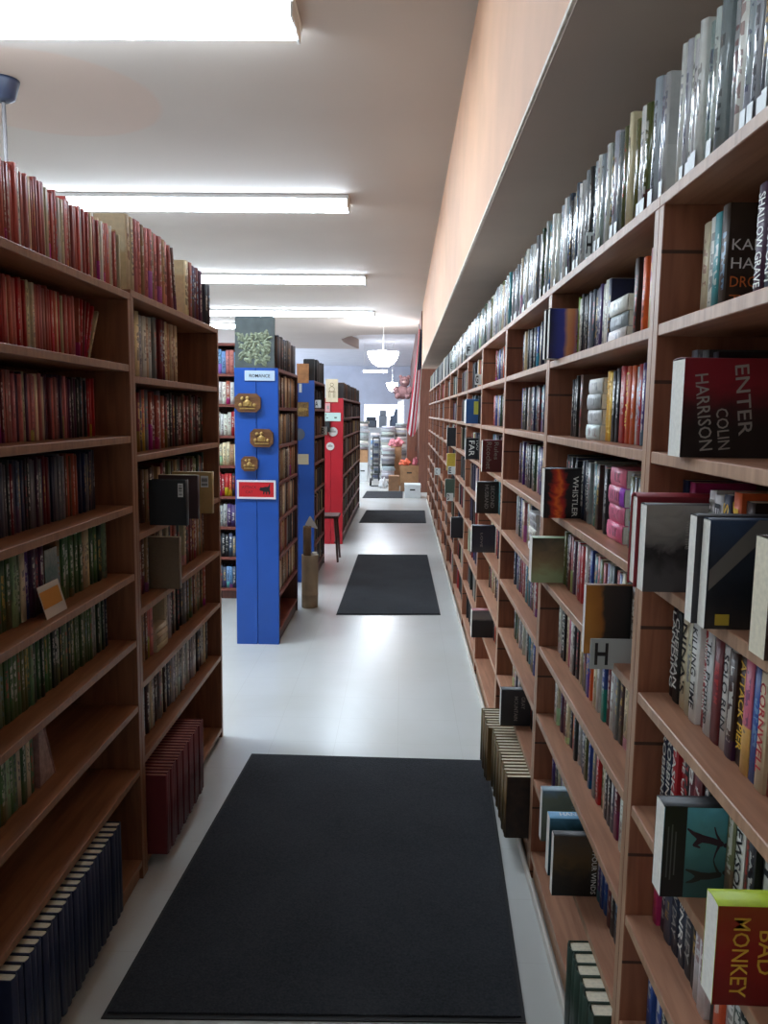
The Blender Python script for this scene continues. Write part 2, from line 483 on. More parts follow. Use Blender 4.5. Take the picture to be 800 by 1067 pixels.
# ------------------------------------------------------------------ bookcases
def bookcase(label, side, xf, depth, y0, y1, levels, mats, z_top=None, th=0.022, st=0.026, kick=0.10, group=None, name='bookcase', side_top=None, back=True, kick_in=0.012, edge=None):
    """xf: plane of the front edges; opens to -X (R) or +X (L)"""
    ms, mu, mb = mats
    s = 1 if side == 'R' else -1
    zt = max(levels)
    root = empty(name, label, 'bookcase', (xf + s * depth / 2, (y0 + y1) / 2, 0), 0, group)
    inv = Matrix.Translation(-Vector(root.location))
    def X(a, b_):
        a, b_ = xf + s * a, xf + s * b_
        return (min(a, b_), max(a, b_))
    def add(nm, mat, bx, bev=0.0015):
        def build(bm):
            box(bm, bx[0], bx[1], 0, bev)
            bm.normal_update()
            for f in bm.faces:
                if f.normal.x * s < -0.9: f.material_index = 1     # the worn front edge
        o = part(nm, build, [mat, edge or mat], root)
        o.data.transform(inv)
        return o
    xa, xb = X(0, depth)
    top_in = zt - th if side_top is None else side_top
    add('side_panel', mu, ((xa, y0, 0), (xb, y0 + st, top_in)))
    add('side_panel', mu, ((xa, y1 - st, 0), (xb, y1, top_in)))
    for z in levels:
        if z == zt and side_top is None:
            add('top_board', ms, ((xa, y0, z - th), (xb, y1, z)))
        else:
            x2, x3 = X(0.001, depth - 0.008)
            add('shelf', ms, ((x2, y0 + st + 0.0005, z - th), (x3, y1 - st - 0.0005, z)))
    if back:
        x2, x3 = X(depth - 0.007, depth - 0.001)
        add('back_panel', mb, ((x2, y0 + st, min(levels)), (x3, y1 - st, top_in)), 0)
    if kick:
        x2, x3 = X(kick_in, kick_in + 0.02)
        add('kick_board', mu, ((x2, y0 + st, 0), (x3, y1 - st, min(levels) - th)))
    return root

RF = 0.465          # front plane of the wall bookcases
LEV_R = [0.10] + [Z0R + PITCH_R * k for k in range(1, 9)]
SHELFNAME_R = {8: 'top', 7: 'second', 6: 'third', 5: 'fourth', 4: 'fifth', 3: 'sixth', 2: 'seventh', 1: 'eighth', 0: 'bottom'}
BW = 1.075
def ub(k): return 0.44 + BW * k       # near edge of bay k
NB = 13
BAYN = [ORD[k] for k in range(NB)]
for k in range(NB):
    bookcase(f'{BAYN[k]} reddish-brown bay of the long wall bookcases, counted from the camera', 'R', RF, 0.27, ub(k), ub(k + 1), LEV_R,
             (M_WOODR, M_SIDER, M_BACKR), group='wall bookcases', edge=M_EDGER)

def free_spans(a, b, blocks):
    spans = [(a, b)]
    for p, q in blocks:
        new = []
        for s0, s1 in spans:
            if q <= s0 or p >= s1: new.append((s0, s1)); continue
            if p > s0: new.append((s0, p))
            if q < s1: new.append((q, s1))
        spans = new
    return [s for s in spans if s[1] - s[0] > 0.012]

class Row:
    """books of one shelf of the right wall, counted from its far upright"""
    def __init__(self, bay, lev):
        self.bay, self.lev = bay, lev
        self.items = []     # (y_far, function(label ordinal))
    def where(self, n):
        sh = {8: 'on top'}.get(self.lev, f'on the {SHELFNAME_R[self.lev]} shelf')
        return f'{ordinal(n)} from the far upright {sh}, {BAYN[self.bay]} bay of wall bookcases'

BLOCKS = {}     # (bay, lev) -> list of (y_lo, y_hi) taken by jutting books, stacks ...
def block(bay, lev, a, b): BLOCKS.setdefault((bay, lev), []).append((a, b))

# ---- books that jut out of the rows, lying with the spine up and the front towards the near end
def rot_out():
    return Matrix(((0, 0, 1, 0), (-1, 0, 0, 0), (0, -1, 0, 0), (0, 0, 0, 1)))
def jut(bay, lev, label, x0, y, t, w, length, colour, front=None, mat=None, hard=False, paper=None, kind='jutting_book', z=None, texts=()):
    z = LEV_R[lev] + 0.0008 if z is None else z
    M = Matrix.Translation((x0, y + t, z + w)) @ rot_out()
    o = book(kind, label, 'book', M, t, w, length, colour, mat or M_PLAINCOVER, hard, 'books jutting from the wall shelves', paper or M_PAPERW, front)
    # lettering: (text, ink, along x from the tail 0..1 in metres, up from the bottom edge in metres, width, height)
    for (txt, ink, px, pz, tw, thh, *rest) in texts:
        ang = rest[0] if rest else 0.0
        # on the front face local x = t; local z runs into the shelf (world +X); local -y is up
        rt = Vector((0, math.cos(ang), math.sin(ang))); upv = Vector((0, -math.sin(ang), math.cos(ang)))
        lettering(o, txt, ink, (t, w - pz, px), rt, upv, tw, thh, 0.0007, 0.006)
    block(bay, lev, y - 0.001, y + t + 0.001)
    return o
def front_poly(o, name, pts, mat, t, w, lift=0.0006):
    """flat printed shape on the front face; pts = (out along the length, up)"""
    me = bpy.data.meshes.new(name)
    me.from_pydata([(t + lift, w - b_, a) for a, b_ in pts], [], [tuple(range(len(pts)))])
    me.materials.append(mat)
    return link(name, me, o)

A_RED = art('crimson_fading_to_black', [(0.25, (124, 22, 36)), (0.5, (52, 16, 22)), (0.7, (20, 16, 18))], 'y', 0.25, 4)
o = jut(0, 6, 'maroon-to-black book jutting from the third shelf down, its pale condensed title reading sideways', 0.447, 1.281, 0.058, 0.160, 0.215, lin((92, 22, 32)), A_RED,
        texts=[('ENTER', M_INKG, 0.096, 0.092, 0.112, 0.022, 0.12), ('COLIN', M_INKG, 0.066, 0.046, 0.066, 0.019, 0.12), ('HARRISON', M_INKG, 0.034, 0.072, 0.122, 0.021, 0.12)])
A_GREY = art('misty_grey_street', [(0.1, (150, 144, 138)), (0.4, (110, 106, 104)), (0.55, (40, 38, 40)), (0.8, (78, 76, 78))], 'y', 0.5, 5)
jut(0, 5, 'black-and-white photo cover jutting from the fourth shelf, just below the maroon one', 0.415, 1.331, 0.034, 0.152, 0.215, lin((96, 92, 90)), A_GREY,
    texts=[('silence', M_INKG, 0.090, 0.10, 0.06, 0.009), ('with me', M_INKG, 0.072, 0.10, 0.05, 0.009)])
jut(0, 5, 'tall dark red hardback jutting out behind the black-and-white photo cover', 0.410, 1.369, 0.040, 0.166, 0.235, lin((132, 30, 40)), None, M_PLAINCOVER, True)
A_STEEL = art('dark_blue_and_steel', [(0.0, (58, 76, 104)), (0.3, (44, 50, 62)), (0.7, (26, 30, 36)), (1.0, (48, 44, 42))], 'y', 0.35, 4)
o = jut(0, 5, 'dark steel-blue book with a diagonal grey beam, jutting from the fourth shelf', 0.432, 1.098, 0.028, 0.158, 0.215, lin((40, 50, 70)), A_STEEL,
        texts=[('HAWKINS', M_INKG, 0.084, 0.068, 0.10, 0.014)])
front_poly(o, 'printed_beam', [(0.002, 0.055), (0.002, 0.085), (0.066, 0.157), (0.10, 0.157)], plain('printed_grey', (112, 106, 100), 0.5), 0.028, 0.158)
front_poly(o, 'price_sticker', [(0.014, 0.006), (0.014, 0.022), (0.034, 0.022), (0.034, 0.006)], plain('sticker_yellow', (190, 160, 50), 0.6), 0.028, 0.158, 0.001)
jut(0, 5, 'charcoal book squeezed between the diagonal-beam cover and the photo cover', 0.424, 1.128, 0.027, 0.160, 0.215, lin((52, 50, 54)))
jut(0, 5, 'thick cream-paged book at the picture edge, jutting past the diagonal-beam cover', 0.452, 0.955, 0.045, 0.154, 0.215, lin((60, 40, 34)), None, None, False, M_PAPER)
A_TEAL = art('teal_water', [(0.0, (96, 176, 200)), (0.3, (84, 144, 150)), (0.8, (58, 96, 100))], 'y', 0.3, 4)
o = jut(0, 3, 'teal book showing two tumbling dancers, jutting from the sixth shelf', 0.425, 1.188, 0.040, 0.155, 0.205, lin((20, 22, 26)), A_TEAL)
front_poly(o, 'back_panel_print', [(0.0005, 0.0005), (0.0005, 0.1545), (0.036, 0.1545), (0.036, 0.0005)], plain('printed_black', (22, 23, 26), 0.45), 0.040, 0.155, 0.0004)
for a_, b_, c_ in ((0.0065, 0.034, 0.120), (0.0125, 0.030, 0.124), (0.0185, 0.038, 0.112)):
    front_poly(o, 'blurred_print', [(a_, b_), (a_, c_), (a_ + 0.0022, c_), (a_ + 0.0022, b_)], plain('printed_dim_grey', (84, 84, 86), 0.5), 0.040, 0.155, 0.0008)
SIL = plain('printed_figure', (54, 30, 46), 0.5); SIL2 = plain('printed_shadow_figure', (46, 44, 42), 0.5)
def figure(o, name, mat, bones, head, t, w):
    def q(px, py): return ((px - 278) / 242.0 * 0.113, 0.155 * (1 - (py - 335) / 305.0))
    verts, faces = [], []
    def add(pts):
        n = len(verts)
        verts.extend([(t + 0.0006 + 0.00003 * len(faces), w - b_, a) for a, b_ in pts]); faces.append(tuple(range(n, n + len(pts))))
    for (x0, y0, w0), (x1, y1, w1) in bones:
        d = math.hypot(x1 - x0, y1 - y0); nx, ny = -(y1 - y0) / d, (x1 - x0) / d
        add([q(x0 + nx * w0, y0 + ny * w0), q(x1 + nx * w1, y1 + ny * w1), q(x1 - nx * w1, y1 - ny * w1), q(x0 - nx * w0, y0 - ny * w0)])
        for cx_, cy_, r_ in ((x0, y0, w0), (x1, y1, w1)):
            add([q(cx_ + r_ * math.cos(a * math.pi / 4), cy_ + r_ * math.sin(a * math.pi / 4)) for a in range(8)])
    add([q(head[0] + 10 * math.cos(a * math.pi / 5), head[1] + 8 * math.sin(a * math.pi / 5)) for a in range(10)])
    me = bpy.data.meshes.new(name); me.from_pydata(verts, [], faces); me.materials.append(mat)
    return link(name, me, o)
figure(o, 'dancer_print', SIL, [((402, 440, 13), (440, 447, 11)), ((440, 447, 11), (474, 457, 10)), ((402, 436, 11), (378, 424, 6)), ((378, 424, 6), (360, 410, 3)), ((402, 446, 11), (384, 462, 6)), ((384, 462, 6), (402, 470, 3)),
    ((470, 448, 5), (456, 424, 3)), ((456, 424, 3), (449, 402, 2)), ((466, 466, 5), (458, 486, 3)), ((458, 486, 3), (452, 508, 2))], (491, 461), 0.040, 0.155)
figure(o, 'dancer_print', SIL2, [((404, 566, 13), (440, 566, 11)), ((440, 566, 11), (474, 560, 10)), ((404, 562, 11), (382, 552, 6)), ((382, 552, 6), (362, 546, 3)), ((404, 572, 11), (384, 584, 6)), ((384, 584, 6), (366, 588, 3)),
    ((470, 552, 5), (458, 530, 3)), ((458, 530, 3), (452, 512, 2))], (494, 552), 0.040, 0.155)
A_MONK = art('hot_orange_red', [(0.0, (150, 70, 30)), (0.4, (146, 34, 26)), (1.0, (120, 24, 26))], 'y', 0.5, 3)
jut(0, 3, 'lime-spined orange-red book titled in yellow capitals, jutting from the sixth shelf', 0.418, 0.955, 0.038, 0.142, 0.205, lin((176, 196, 30)), A_MONK,
    texts=[('MONKEY', M_INKY, 0.032, 0.068, 0.112, 0.022), ('BAD', M_INKY, 0.066, 0.076, 0.062, 0.022)])
# second bay
A_SUN = art('blue_dusk_to_orange', [(0.0, (22, 24, 44)), (0.13, (52, 60, 140)), (0.20, (60, 66, 150)), (0.26, (226, 156, 104)), (0.34, (206, 120, 90)), (0.42, (110, 126, 184)), (0.5, (90, 100, 150))], 'z', 0.05, 3)
jut(1, 7, 'blue and sunset-orange cover jutting from the second shelf of the second bay', 0.436, 2.43, 0.030, 0.150, 0.215, lin((34, 36, 60)), A_SUN,
    texts=[('KOTE', M_INKR, 0.092, 0.045, 0.07, 0.020)])
jut(1, 7, 'black cover with a white page edge, behind the sunset-orange cover on the second shelf', 0.430, 2.462, 0.030, 0.150, 0.215, lin((24, 24, 28)))
A_FIRE = art('fire_on_black', [(0.06, (16, 14, 16)), (0.14, (190, 44, 22)), (0.20, (236, 110, 36)), (0.26, (170, 30, 24)), (0.33, (18, 15, 17))], 'z', 0.22, 4, dist=1.5)
jut(1, 5, 'black book with an orange flame on the cover, jutting from the second bay', 0.413, 2.283, 0.046, 0.146, 0.205, lin((20, 18, 20)), A_FIRE,
    texts=[('WHISTLER', M_INKW, 0.090, 0.064, 0.118, 0.016)])
A_LEAF = art('pale_green_leaf', [(0.0, (70, 70, 58)), (0.3, (128, 108, 80)), (0.6, (144, 128, 92)), (0.85, (160, 172, 128))], 'y', 0.5, 4)
jut(1, 4, 'pale green book with a brown leaf on the cover, jutting from the fifth shelf', 0.417, 2.477, 0.050, 0.146, 0.205, lin((150, 164, 132)), A_LEAF)
A_GOLD = art('gold_painting_and_dark', [(0.0, (186, 124, 50)), (0.17, (156, 98, 40)), (0.21, (56, 48, 42)), (0.5, (34, 33, 32))], 'z', 0.12, 3)
jut(1, 4, 'book with a gold and black painted cover, jutting beside the large letter H plate', 0.415, 1.73, 0.022, 0.158, 0.205, lin((120, 80, 44)), A_GOLD)
A_SAGE = art('sage_picture', [(0.0, (120, 140, 150)), (0.15, (120, 124, 100)), (0.6, (98, 100, 80)), (1.0, (80, 84, 72))], 'y', 0.4, 4)
jut(1, 1, 'sage green book rearmost of three covers jutting from the eighth shelf', 0.421, 2.166, 0.032, 0.157, 0.215, lin((138, 160, 172)), A_SAGE, texts=[('HANNAH', M_INKG, 0.092, 0.09, 0.09, 0.014)])
A_TEAL2 = art('deep_teal', [(0.0, (92, 146, 176)), (0.2, (44, 76, 84)), (1.0, (30, 48, 54))], 'y', 0.3, 4)
o = jut(1, 1, 'teal book with a sky-blue spine on top, middle of three covers on the eighth shelf', 0.410, 1.994, 0.038, 0.166, 0.225, lin((112, 168, 206)), A_TEAL2)
lettering(o, 'HANNAH', M_INKW, (0.019, 0.0, 0.075), (0, 0, 1), (-1, 0, 0), 0.09, 0.018, 0.0008)
A_BRONZE = art('dark_bronze_field', [(0.0, (70, 60, 50)), (0.4, (84, 64, 36)), (0.7, (40, 34, 28)), (1.0, (24, 22, 20))], 'y', 0.5, 4, dist=2)
jut(1, 1, 'dark bronze book foremost of three covers jutting from the eighth shelf', 0.404, 1.905, 0.028, 0.166, 0.215, lin((40, 36, 34)), A_BRONZE,
    texts=[('FOUR WINDS', M_INKW, 0.106, 0.062, 0.11, 0.013), ('THE', M_INKW, 0.106, 0.135, 0.024, 0.010)])
A_SLATE = art('slate_mountain', [(0.0, (56, 58, 60)), (0.5, (38, 40, 44)), (1.0, (30, 32, 36))], 'y', 0.4, 4)
jut(2, 1, 'slate-black cover standing above the cream encyclopedias on the eighth shelf', 0.408, 3.02, 0.040, 0.150, 0.215, lin((44, 46, 50)), A_SLATE,
    texts=[('GRAY', M_INKG, 0.088, 0.095, 0.05, 0.015), ('MOUNTAIN', M_INKG, 0.060, 0.072, 0.10, 0.015)])
A_RULES = art('deep_red_cover', [(0.0, (98, 26, 32)), (1.0, (82, 22, 28))], 'y', 0.3, 3)
jut(3, 5, 'dark red cover jutting from the fourth shelf of the fourth bay', 0.412, 4.08, 0.045, 0.166, 0.215, lin((88, 28, 34)), A_RULES,
    texts=[('Ricochet', M_INKG, 0.034, 0.085, 0.14, 0.026), ('Rules', M_INKG, 0.072, 0.11, 0.09, 0.022)])
A_NOIR = art('black_olive_cover', [(0.0, (28, 28, 24)), (0.5, (40, 40, 32)), (1.0, (22, 22, 20))], 'y', 0.5, 4)
o = jut(3, 4, 'black cover with grey capitals jutting from the fifth shelf of the fourth bay', 0.402, 4.22, 0.050, 0.172, 0.215, lin((26, 26, 24)), A_NOIR,
    texts=[('SECOND', M_INKG, 0.086, 0.09, 0.12, 0.020), ('HUSBAND', M_INKG, 0.054, 0.09, 0.13, 0.020)])
A_NAVY = art('navy_cover', [(0.0, (34, 36, 48)), (0.7, (40, 44, 60)), (1.0, (70, 74, 76))], 'y', 0.3, 4)
jut(3, 3, 'navy cover jutting from the sixth shelf of the fourth bay', 0.392, 4.33, 0.055, 0.152, 0.205, lin((32, 34, 48)), A_NAVY, texts=[('LOVE', M_INKG, 0.055, 0.07, 0.08, 0.012)])
A_DK = art('grey_and_black_cover', [(0.0, (120, 120, 124)), (0.3, (130, 126, 122)), (0.38, (34, 36, 38)), (1.0, (28, 30, 32))], 'y', 0.15, 4)
jut(3, 1, 'black and pale grey cover jutting from the eighth shelf of the fourth bay', 0.399, 4.26, 0.060, 0.156, 0.205, lin((130, 60, 66)), A_DK)
A_FAR = art('black_with_white_capitals', [(0.0, (20, 22, 24)), (1.0, (30, 32, 36))], 'y', 0.2, 3)
jut(4, 5, 'black cover with bold white capitals jutting from the fourth shelf of the fifth bay', 0.415, 5.20, 0.045, 0.140, 0.205, lin((22, 24, 28)), A_FAR,
    texts=[('TOO', M_INKW, 0.082, 0.095, 0.07, 0.026), ('FAR', M_INKW, 0.040, 0.072, 0.10, 0.036)])
A_BLUEY = art('blue_cover', [(0.0, (44, 84, 130)), (1.0, (34, 70, 118))], 'y', 0.3, 3)
o = jut(4, 6, 'blue cover with a yellow panel jutting from the third shelf of the fifth bay', 0.413, 5.22, 0.035, 0.160, 0.215, lin((40, 86, 140)), A_BLUEY)
front_poly(o, 'printed_panel', [(0.050, 0.060), (0.050, 0.145), (0.094, 0.145), (0.094, 0.060)], plain('printed_yellow', (172, 168, 66), 0.5), 0.035, 0.160)
for i, cn in enumerate(('white', 'red', 'white', 'light blue', 'navy')):
    jut(4, 6, f'{cn} book, {ordinal(i + 2)} in the jutting run behind the yellow-panelled blue one', 0.418, 5.257 + i * 0.038, 0.036, 0.156, 0.215, col_of(cn), None, M_PLAINCOVER)
jut(6, 4, 'yellow cover jutting far down the fifth shelf, seventh bay', 0.415, 7.4, 0.04, 0.16, 0.2, lin((200, 170, 60)))
jut(6, 5, 'black cover jutting from the fourth shelf, seventh bay', 0.405, 7.25, 0.05, 0.17, 0.2, lin((30, 32, 36)))
jut(6, 3, 'dull green cover jutting from the sixth shelf, seventh bay', 0.395, 7.2, 0.04, 0.17, 0.2, lin((74, 92, 78)))
jut(5, 2, 'black cover jutting from the seventh shelf, sixth bay', 0.40, 6.3, 0.05, 0.17, 0.2, lin((34, 32, 34)))

# ---- flat piles of books lying in the rows
def pile(bay, lev, y0, y1, n, th, x0, names, kind, desc, length=0.0, paper_out=False, ink=None):
    for i in range(n):
        z = LEV_R[lev] + 0.0008 + i * (th + 0.0006)
        # lying flat: spine outwards, thickness up
        M = Matrix.Translation((x0 + (0.004 if i % 2 else 0), y0 + 0.002 * (i % 2), z)) @ Matrix(((0, 1, 0, 0), (0, 0, 1, 0), (1, 0, 0, 0), (0, 0, 0, 1)))
        word = {0: 'bottom', n - 1: 'topmost'}.get(i, f'{ordinal(i + 1)} from bottom')
        o = book(kind, f'{names[i % len(names)]} book, {word} in {desc}', 'book', M, th, 0.108, y1 - y0 - 0.004, col_of(names[i % len(names)]), M_COVER, False, 'books piled flat on the wall shelves', M_PAPERW)
    block(bay, lev, y0 - 0.002, y1 + 0.002)
pile(1, 6, 2.06, 2.215, 4, 0.040, 0.508, ['pale grey', 'white'], 'flat_book', 'the white pile on the third shelf, second bay')
pile(1, 5, 1.82, 1.96, 4, 0.043, 0.512, ['pink', 'pink'], 'flat_book', 'the pink pile on the fourth shelf, second bay')
pile(1, 7, 1.86, 2.02, 3, 0.036, 0.508, ['white', 'silver'], 'flat_book', 'the pale pile on the second shelf, second bay')
pile(2, 4, 2.98, 3.14, 5, 0.030, 0.510, ['white', 'pale grey'], 'flat_book', 'the white pile on the fifth shelf, third bay')

# ---- upright books of the wall, row by row from the far upright
TITLES = {}
SEQ = {
 (0, 7): ['cream', 'white', 'teal', 'dark brown', None, 'plum', 'slate', 'black', 'navy', 'black'],
 (0, 6): ['grey', 'black', 'charcoal', 'black', 'orange', 'purple', 'dark green', 'slate', 'black', 'teal', 'black'],
 (0, 5): ['navy', 'magenta', 'white', 'white', 'navy', 'orange', 'dark brown', 'dark brown', 'black', 'red', 'black'],
 (0, 4): ['black', 'black', 'cream', 'cream', 'white', 'red', 'white', 'maroon', 'white', 'dark brown', 'dark brown', 'pink', 'blue', 'cream', 'red', 'white'],
 (0, 3): ['navy', 'navy', 'red', 'red', 'black', 'maroon', 'maroon', 'black', 'olive', 'white', 'brown', 'black'],
 (0, 2): ['magenta', 'navy', 'slate', 'navy', 'slate', 'charcoal', 'black', 'white', 'white', 'black'],
 (0, 1): ['blue', 'blue', 'blue', 'charcoal', 'black', 'white', 'white', 'grey', 'white', 'black'],
 (1, 7): ['lime', 'white', 'charcoal', 'black', 'black', 'charcoal', 'silver', 'slate', 'navy', 'navy'],
 (1, 6): ['black', 'black', 'teal', 'black', 'brown', 'brown', None, 'yellow', 'yellow', 'black', 'black', 'red', 'red', 'orange', 'orange'],
 (1, 5): ['slate', 'black', 'charcoal', 'black', 'charcoal', 'navy', 'black', 'navy', 'slate', 'navy', 'grey', 'pale grey'],
 (1, 4): ['olive', 'black', 'black', 'maroon', 'rose', 'plum', 'white', 'red', 'red', 'red', 'white', 'maroon', 'maroon'],
 (1, 3): ['white', 'charcoal', 'black', 'black', 'cream', 'pink', 'white', 'white', 'charcoal', 'black', 'maroon', 'cream', 'charcoal', 'maroon', 'blue', 'blue', 'orange'],
 (1, 2): ['white', 'cream', 'white', 'plum', 'maroon', 'maroon', 'cream', 'charcoal', 'red', 'cream', 'charcoal', 'white', 'slate', 'slate', 'olive', 'olive', 'blue', 'blue', 'grey', 'red'],
 (1, 1): ['purple', 'charcoal', 'black', 'cream', 'purple', 'white', 'white', 'black', 'cream'],
 (2, 7): ['navy', 'cream', 'cream', 'charcoal', 'charcoal', 'silver', 'black'],
 (2, 6): ['blue', 'orange', 'dark green', 'charcoal', 'grey', 'white', 'white', 'black'],
 (2, 5): ['plum', 'charcoal', 'white', 'purple', 'navy', 'black', 'maroon', 'black'],
 (2, 4): ['pale grey', 'white', 'navy', 'blue'], (2, 3): ['slate', 'grey', 'black', 'purple', 'slate', 'maroon'], (2, 2): ['charcoal', 'olive', 'charcoal', 'olive', 'rust', 'white', 'black', 'light blue'],
 (2, 1): ['cream', 'tan', 'cream', 'white', 'navy', 'blue', 'white', 'black'],
 (3, 7): ['cream', 'red', 'charcoal', 'brown', 'grey'], (3, 6): ['red', 'cream', 'charcoal', 'purple', 'blue', 'black'],
 (3, 3): ['cream', 'dark green', 'olive', 'white', 'red', 'red'], (3, 1): ['white', 'pink', 'white', 'cream', 'white'],
}
MIX = ['black', 'charcoal', 'navy', 'white', 'cream', 'maroon', 'red', 'slate', 'blue', 'grey', 'dark brown', 'purple', 'dark green', 'teal', 'orange', 'rose', 'olive', 'pale grey']
SPINE_TXT = {
 (0, 7, 5): ('SHALLOW GRAVE', M_INKW), (0, 7, 6): ('DARK STORM', M_INKW),
 (0, 5, 2): ('Mariana', M_INKG), (0, 5, 3): ('BLUE', M_INKB), (0, 5, 4): ('SAVAGE', M_INKY), (0, 5, 5): ('JESSI', M_INKY),
 (0, 4, 0): ('LANDING', M_INKW), (0, 4, 1): ('CHEEMAN', M_INKW), (0, 4, 2): ("NINA'S", M_INKB), (0, 4, 4): ('KILLING TIME', M_INKB), (0, 4, 5): ('Silver and Gold', M_INKW), (0, 4, 6): ('The Promise', M_INKB),
 (0, 4, 8): ('SOLO RUN', M_INKB), (0, 4, 10): ('ATTACK PIER', M_INKY), (0, 4, 13): ('CORNWELL', M_INKR),
 (0, 3, 0): ('ROBBINS', M_INKW), (0, 3, 1): ('ROBBINS', M_INKW), (0, 3, 2): ('TASKER', M_INKW), (0, 3, 3): ('THE CIRCLE', M_INKW), (0, 3, 5): ('8-84', M_INKW),
 (0, 3, 9): ('HEWSON', M_INKB), (0, 2, 3): ('NEW DAY', M_INKG), (0, 2, 4): ('HENRY', M_INKW), (0, 2, 5): ('VALLEY', M_INKG),

 (1, 6, 7): ('THE OUTSIDER', M_INKY), (1, 6, 8): ('THE GREEN', M_INKY), (1, 6, 13): ('Last Year', M_INKY),
 (1, 5, 0): ('GIRL', M_INKW), (1, 5, 5): ('GROSS', M_INKW), (1, 5, 6): ('GROSS', M_INKW), (1, 5, 7): ('GROSS', M_INKW), (1, 5, 9): ('ANDREW', M_INKW), (1, 3, 3): ('HUNTER', M_INKW),
 (2, 6, 5): ('CAROL', M_INKR),
}
GROUPS = {}
XS = 0.520
def shelf_row(bay, lev, kind, gap=0.045, near_limit=None, tr=(0.022, 0.034), hr=(0.166, 0.180), cat='paperback'):
    y_far = ub(bay + 1) - 0.0265 - gap
    y_near = max(ub(bay) + 0.03, near_limit or 0)
    spans = free_spans(y_near, ub(bay + 1) - 0.03, BLOCKS.get((bay, lev), []))
    spans = [(a, min(b_, y_far)) for a, b_ in spans if a < y_far - 0.01]
    blocks = sorted((b_ for b_ in BLOCKS.get((bay, lev), [])), key=lambda p: -p[1])
    seq = list(SEQ.get((bay, lev), []))
    n = 0
    count = 0
    z = LEV_R[lev] + 0.0008
    y = y_far
    first_gap = True
    row_h = RND.uniform(*hr)
    while True:
        # jump over anything that juts out
        moved = True
        t = RND.uniform(*tr)
        while moved:
            moved = False
            for a, b_ in blocks:
                if y - t < b_ and y > a:
                    y = a - 0.001; moved = True
        if y - t < y_near: break
        cn = seq[n] if n < len(seq) else RND.choice(MIX)
        n += 1
        if cn is None:
            y -= 0.09 if lev == 7 else 0.075; continue
        count += 1
        tx = SPINE_TXT.get((bay, lev, n - 1))
        h = min(row_h + RND.uniform(-0.006, 0.006), PITCH_R - 0.03)
        d = 0.105 + RND.uniform(-0.004, 0.006)
        xs = XS + RND.uniform(-0.006, 0.006)
        if (bay, lev, n - 1) in DEEP: d = 0.108
        where = f'{ordinal(count)} from far upright, {SHELFNAME_R[lev]} shelf, {BAYN[bay]} bay of wall bookcases'
        mt = M_PLAINCOVER if tx else M_COVER
        o = book(kind, f'{cn} paperback, {where}', 'book', place('R', xs, y, z), t, d, h, col_of(cn), mt, False, f'{cat}s on the wall shelves', M_PAPER if RND.random() < 0.7 else M_PAPERW)
        if tx:
            title_on_spine(o, tx[0], tx[1], t, h, (0.10 + 0.12 * RND.random(), 0.92), 0.66)
        if (bay, lev, n - 1) == (0, 7, 3):
            for i, (tt, ink) in enumerate((('KAREN', M_INKW), ('HARPER', M_INKW), ('DROWN', M_INKO), ('TIDE', M_INKO))):
                w_ = 0.0165 * len(tt)
                lettering(o, tt, ink, (t, 0.008 + w_ / 2, h * (0.62 - 0.17 * i)), (0, 1, 0), (0, 0, 1), w_, 0.017, 0.0007)
        y -= t + 0.0008
DEEP = set()
for lev in range(1, 8):
    shelf_row(0, lev, 'paperback', gap={7: 0.05, 6: 0.02, 5: 0.015, 4: 0.008, 3: 0.01, 2: 0.01, 1: 0.01}[lev], near_limit=1.275 if lev == 6 else 1.03, tr=(0.024, 0.034))
for lev in range(1, 8):
    shelf_row(1, lev, 'paperback', gap={7: 0.08, 6: 0.09, 5: 0.04, 4: 0.04, 3: 0.05, 2: 0.05, 1: 0.05}[lev], near_limit=1.60, tr=(0.022, 0.032))
for lev in range(1, 8):
    shelf_row(2, lev, 'trade_paperback', gap=RND.uniform(0.09, 0.15), near_limit=2.85, tr=(0.026, 0.038), cat='trade paperback')
for lev in range(1, 8):
    shelf_row(3, lev, 'trade_paperback', gap=RND.uniform(0.12, 0.28), near_limit=3.95, tr=(0.026, 0.038), cat='trade paperback')

# hardcovers in clear film along the top of the wall
JCOL = ['white', 'silver', 'white', 'pale grey', 'charcoal', 'white', 'slate', 'silver', 'cream', 'pale grey', 'olive', 'grey', 'teal', 'white', 'silver', 'dark green']
M_LABEL = plain('white_spine_label', (226, 230, 230), 0.5)
def top_row(bay, near, far, n_from=0, parts=True):
    y = far
    c = 0
    while True:
        t = RND.uniform(0.020, 0.036)
        if y - t < near: break
        c += 1
        cn = RND.choice(JCOL)
        h = RND.choice([0.235, 0.24, 0.242, 0.228, 0.22]) + RND.uniform(-0.004, 0.004)
        d = 0.155
        lean = 0.0
        o = book('jacketed_hardcover', f'{cn} hardcover in clear film, {ordinal(c)} from far end, top of {BAYN[bay]} wall bay', 'book',
                 place('R', 0.480 + RND.uniform(-0.006, 0.006), y, LEV_R[8] + 0.0008), t, d, h, col_of(cn), M_JACKET, True, 'film-covered hardcovers along the top of the wall bookcases', M_PAPERW, None, parts and bay < 4, min(0.008, t * 0.25), 6)
        if bay < 3 and RND.random() < 0.55:
            bm = bmesh.new(); box(bm, (t * 0.12, -0.0012, 0.006), (t * 0.88, -0.0002, 0.034), 0, 0)
            link('spine_label', mesh('spine_label', bm, M_LABEL), o)
        y -= t + 0.0012
for k in range(7):
    near = {0: 1.10, 1: 1.53}.get(k, ub(k) + 0.02)
    top_row(k, near, ub(k + 1) - (0.03 if k else 0.02), parts=True)

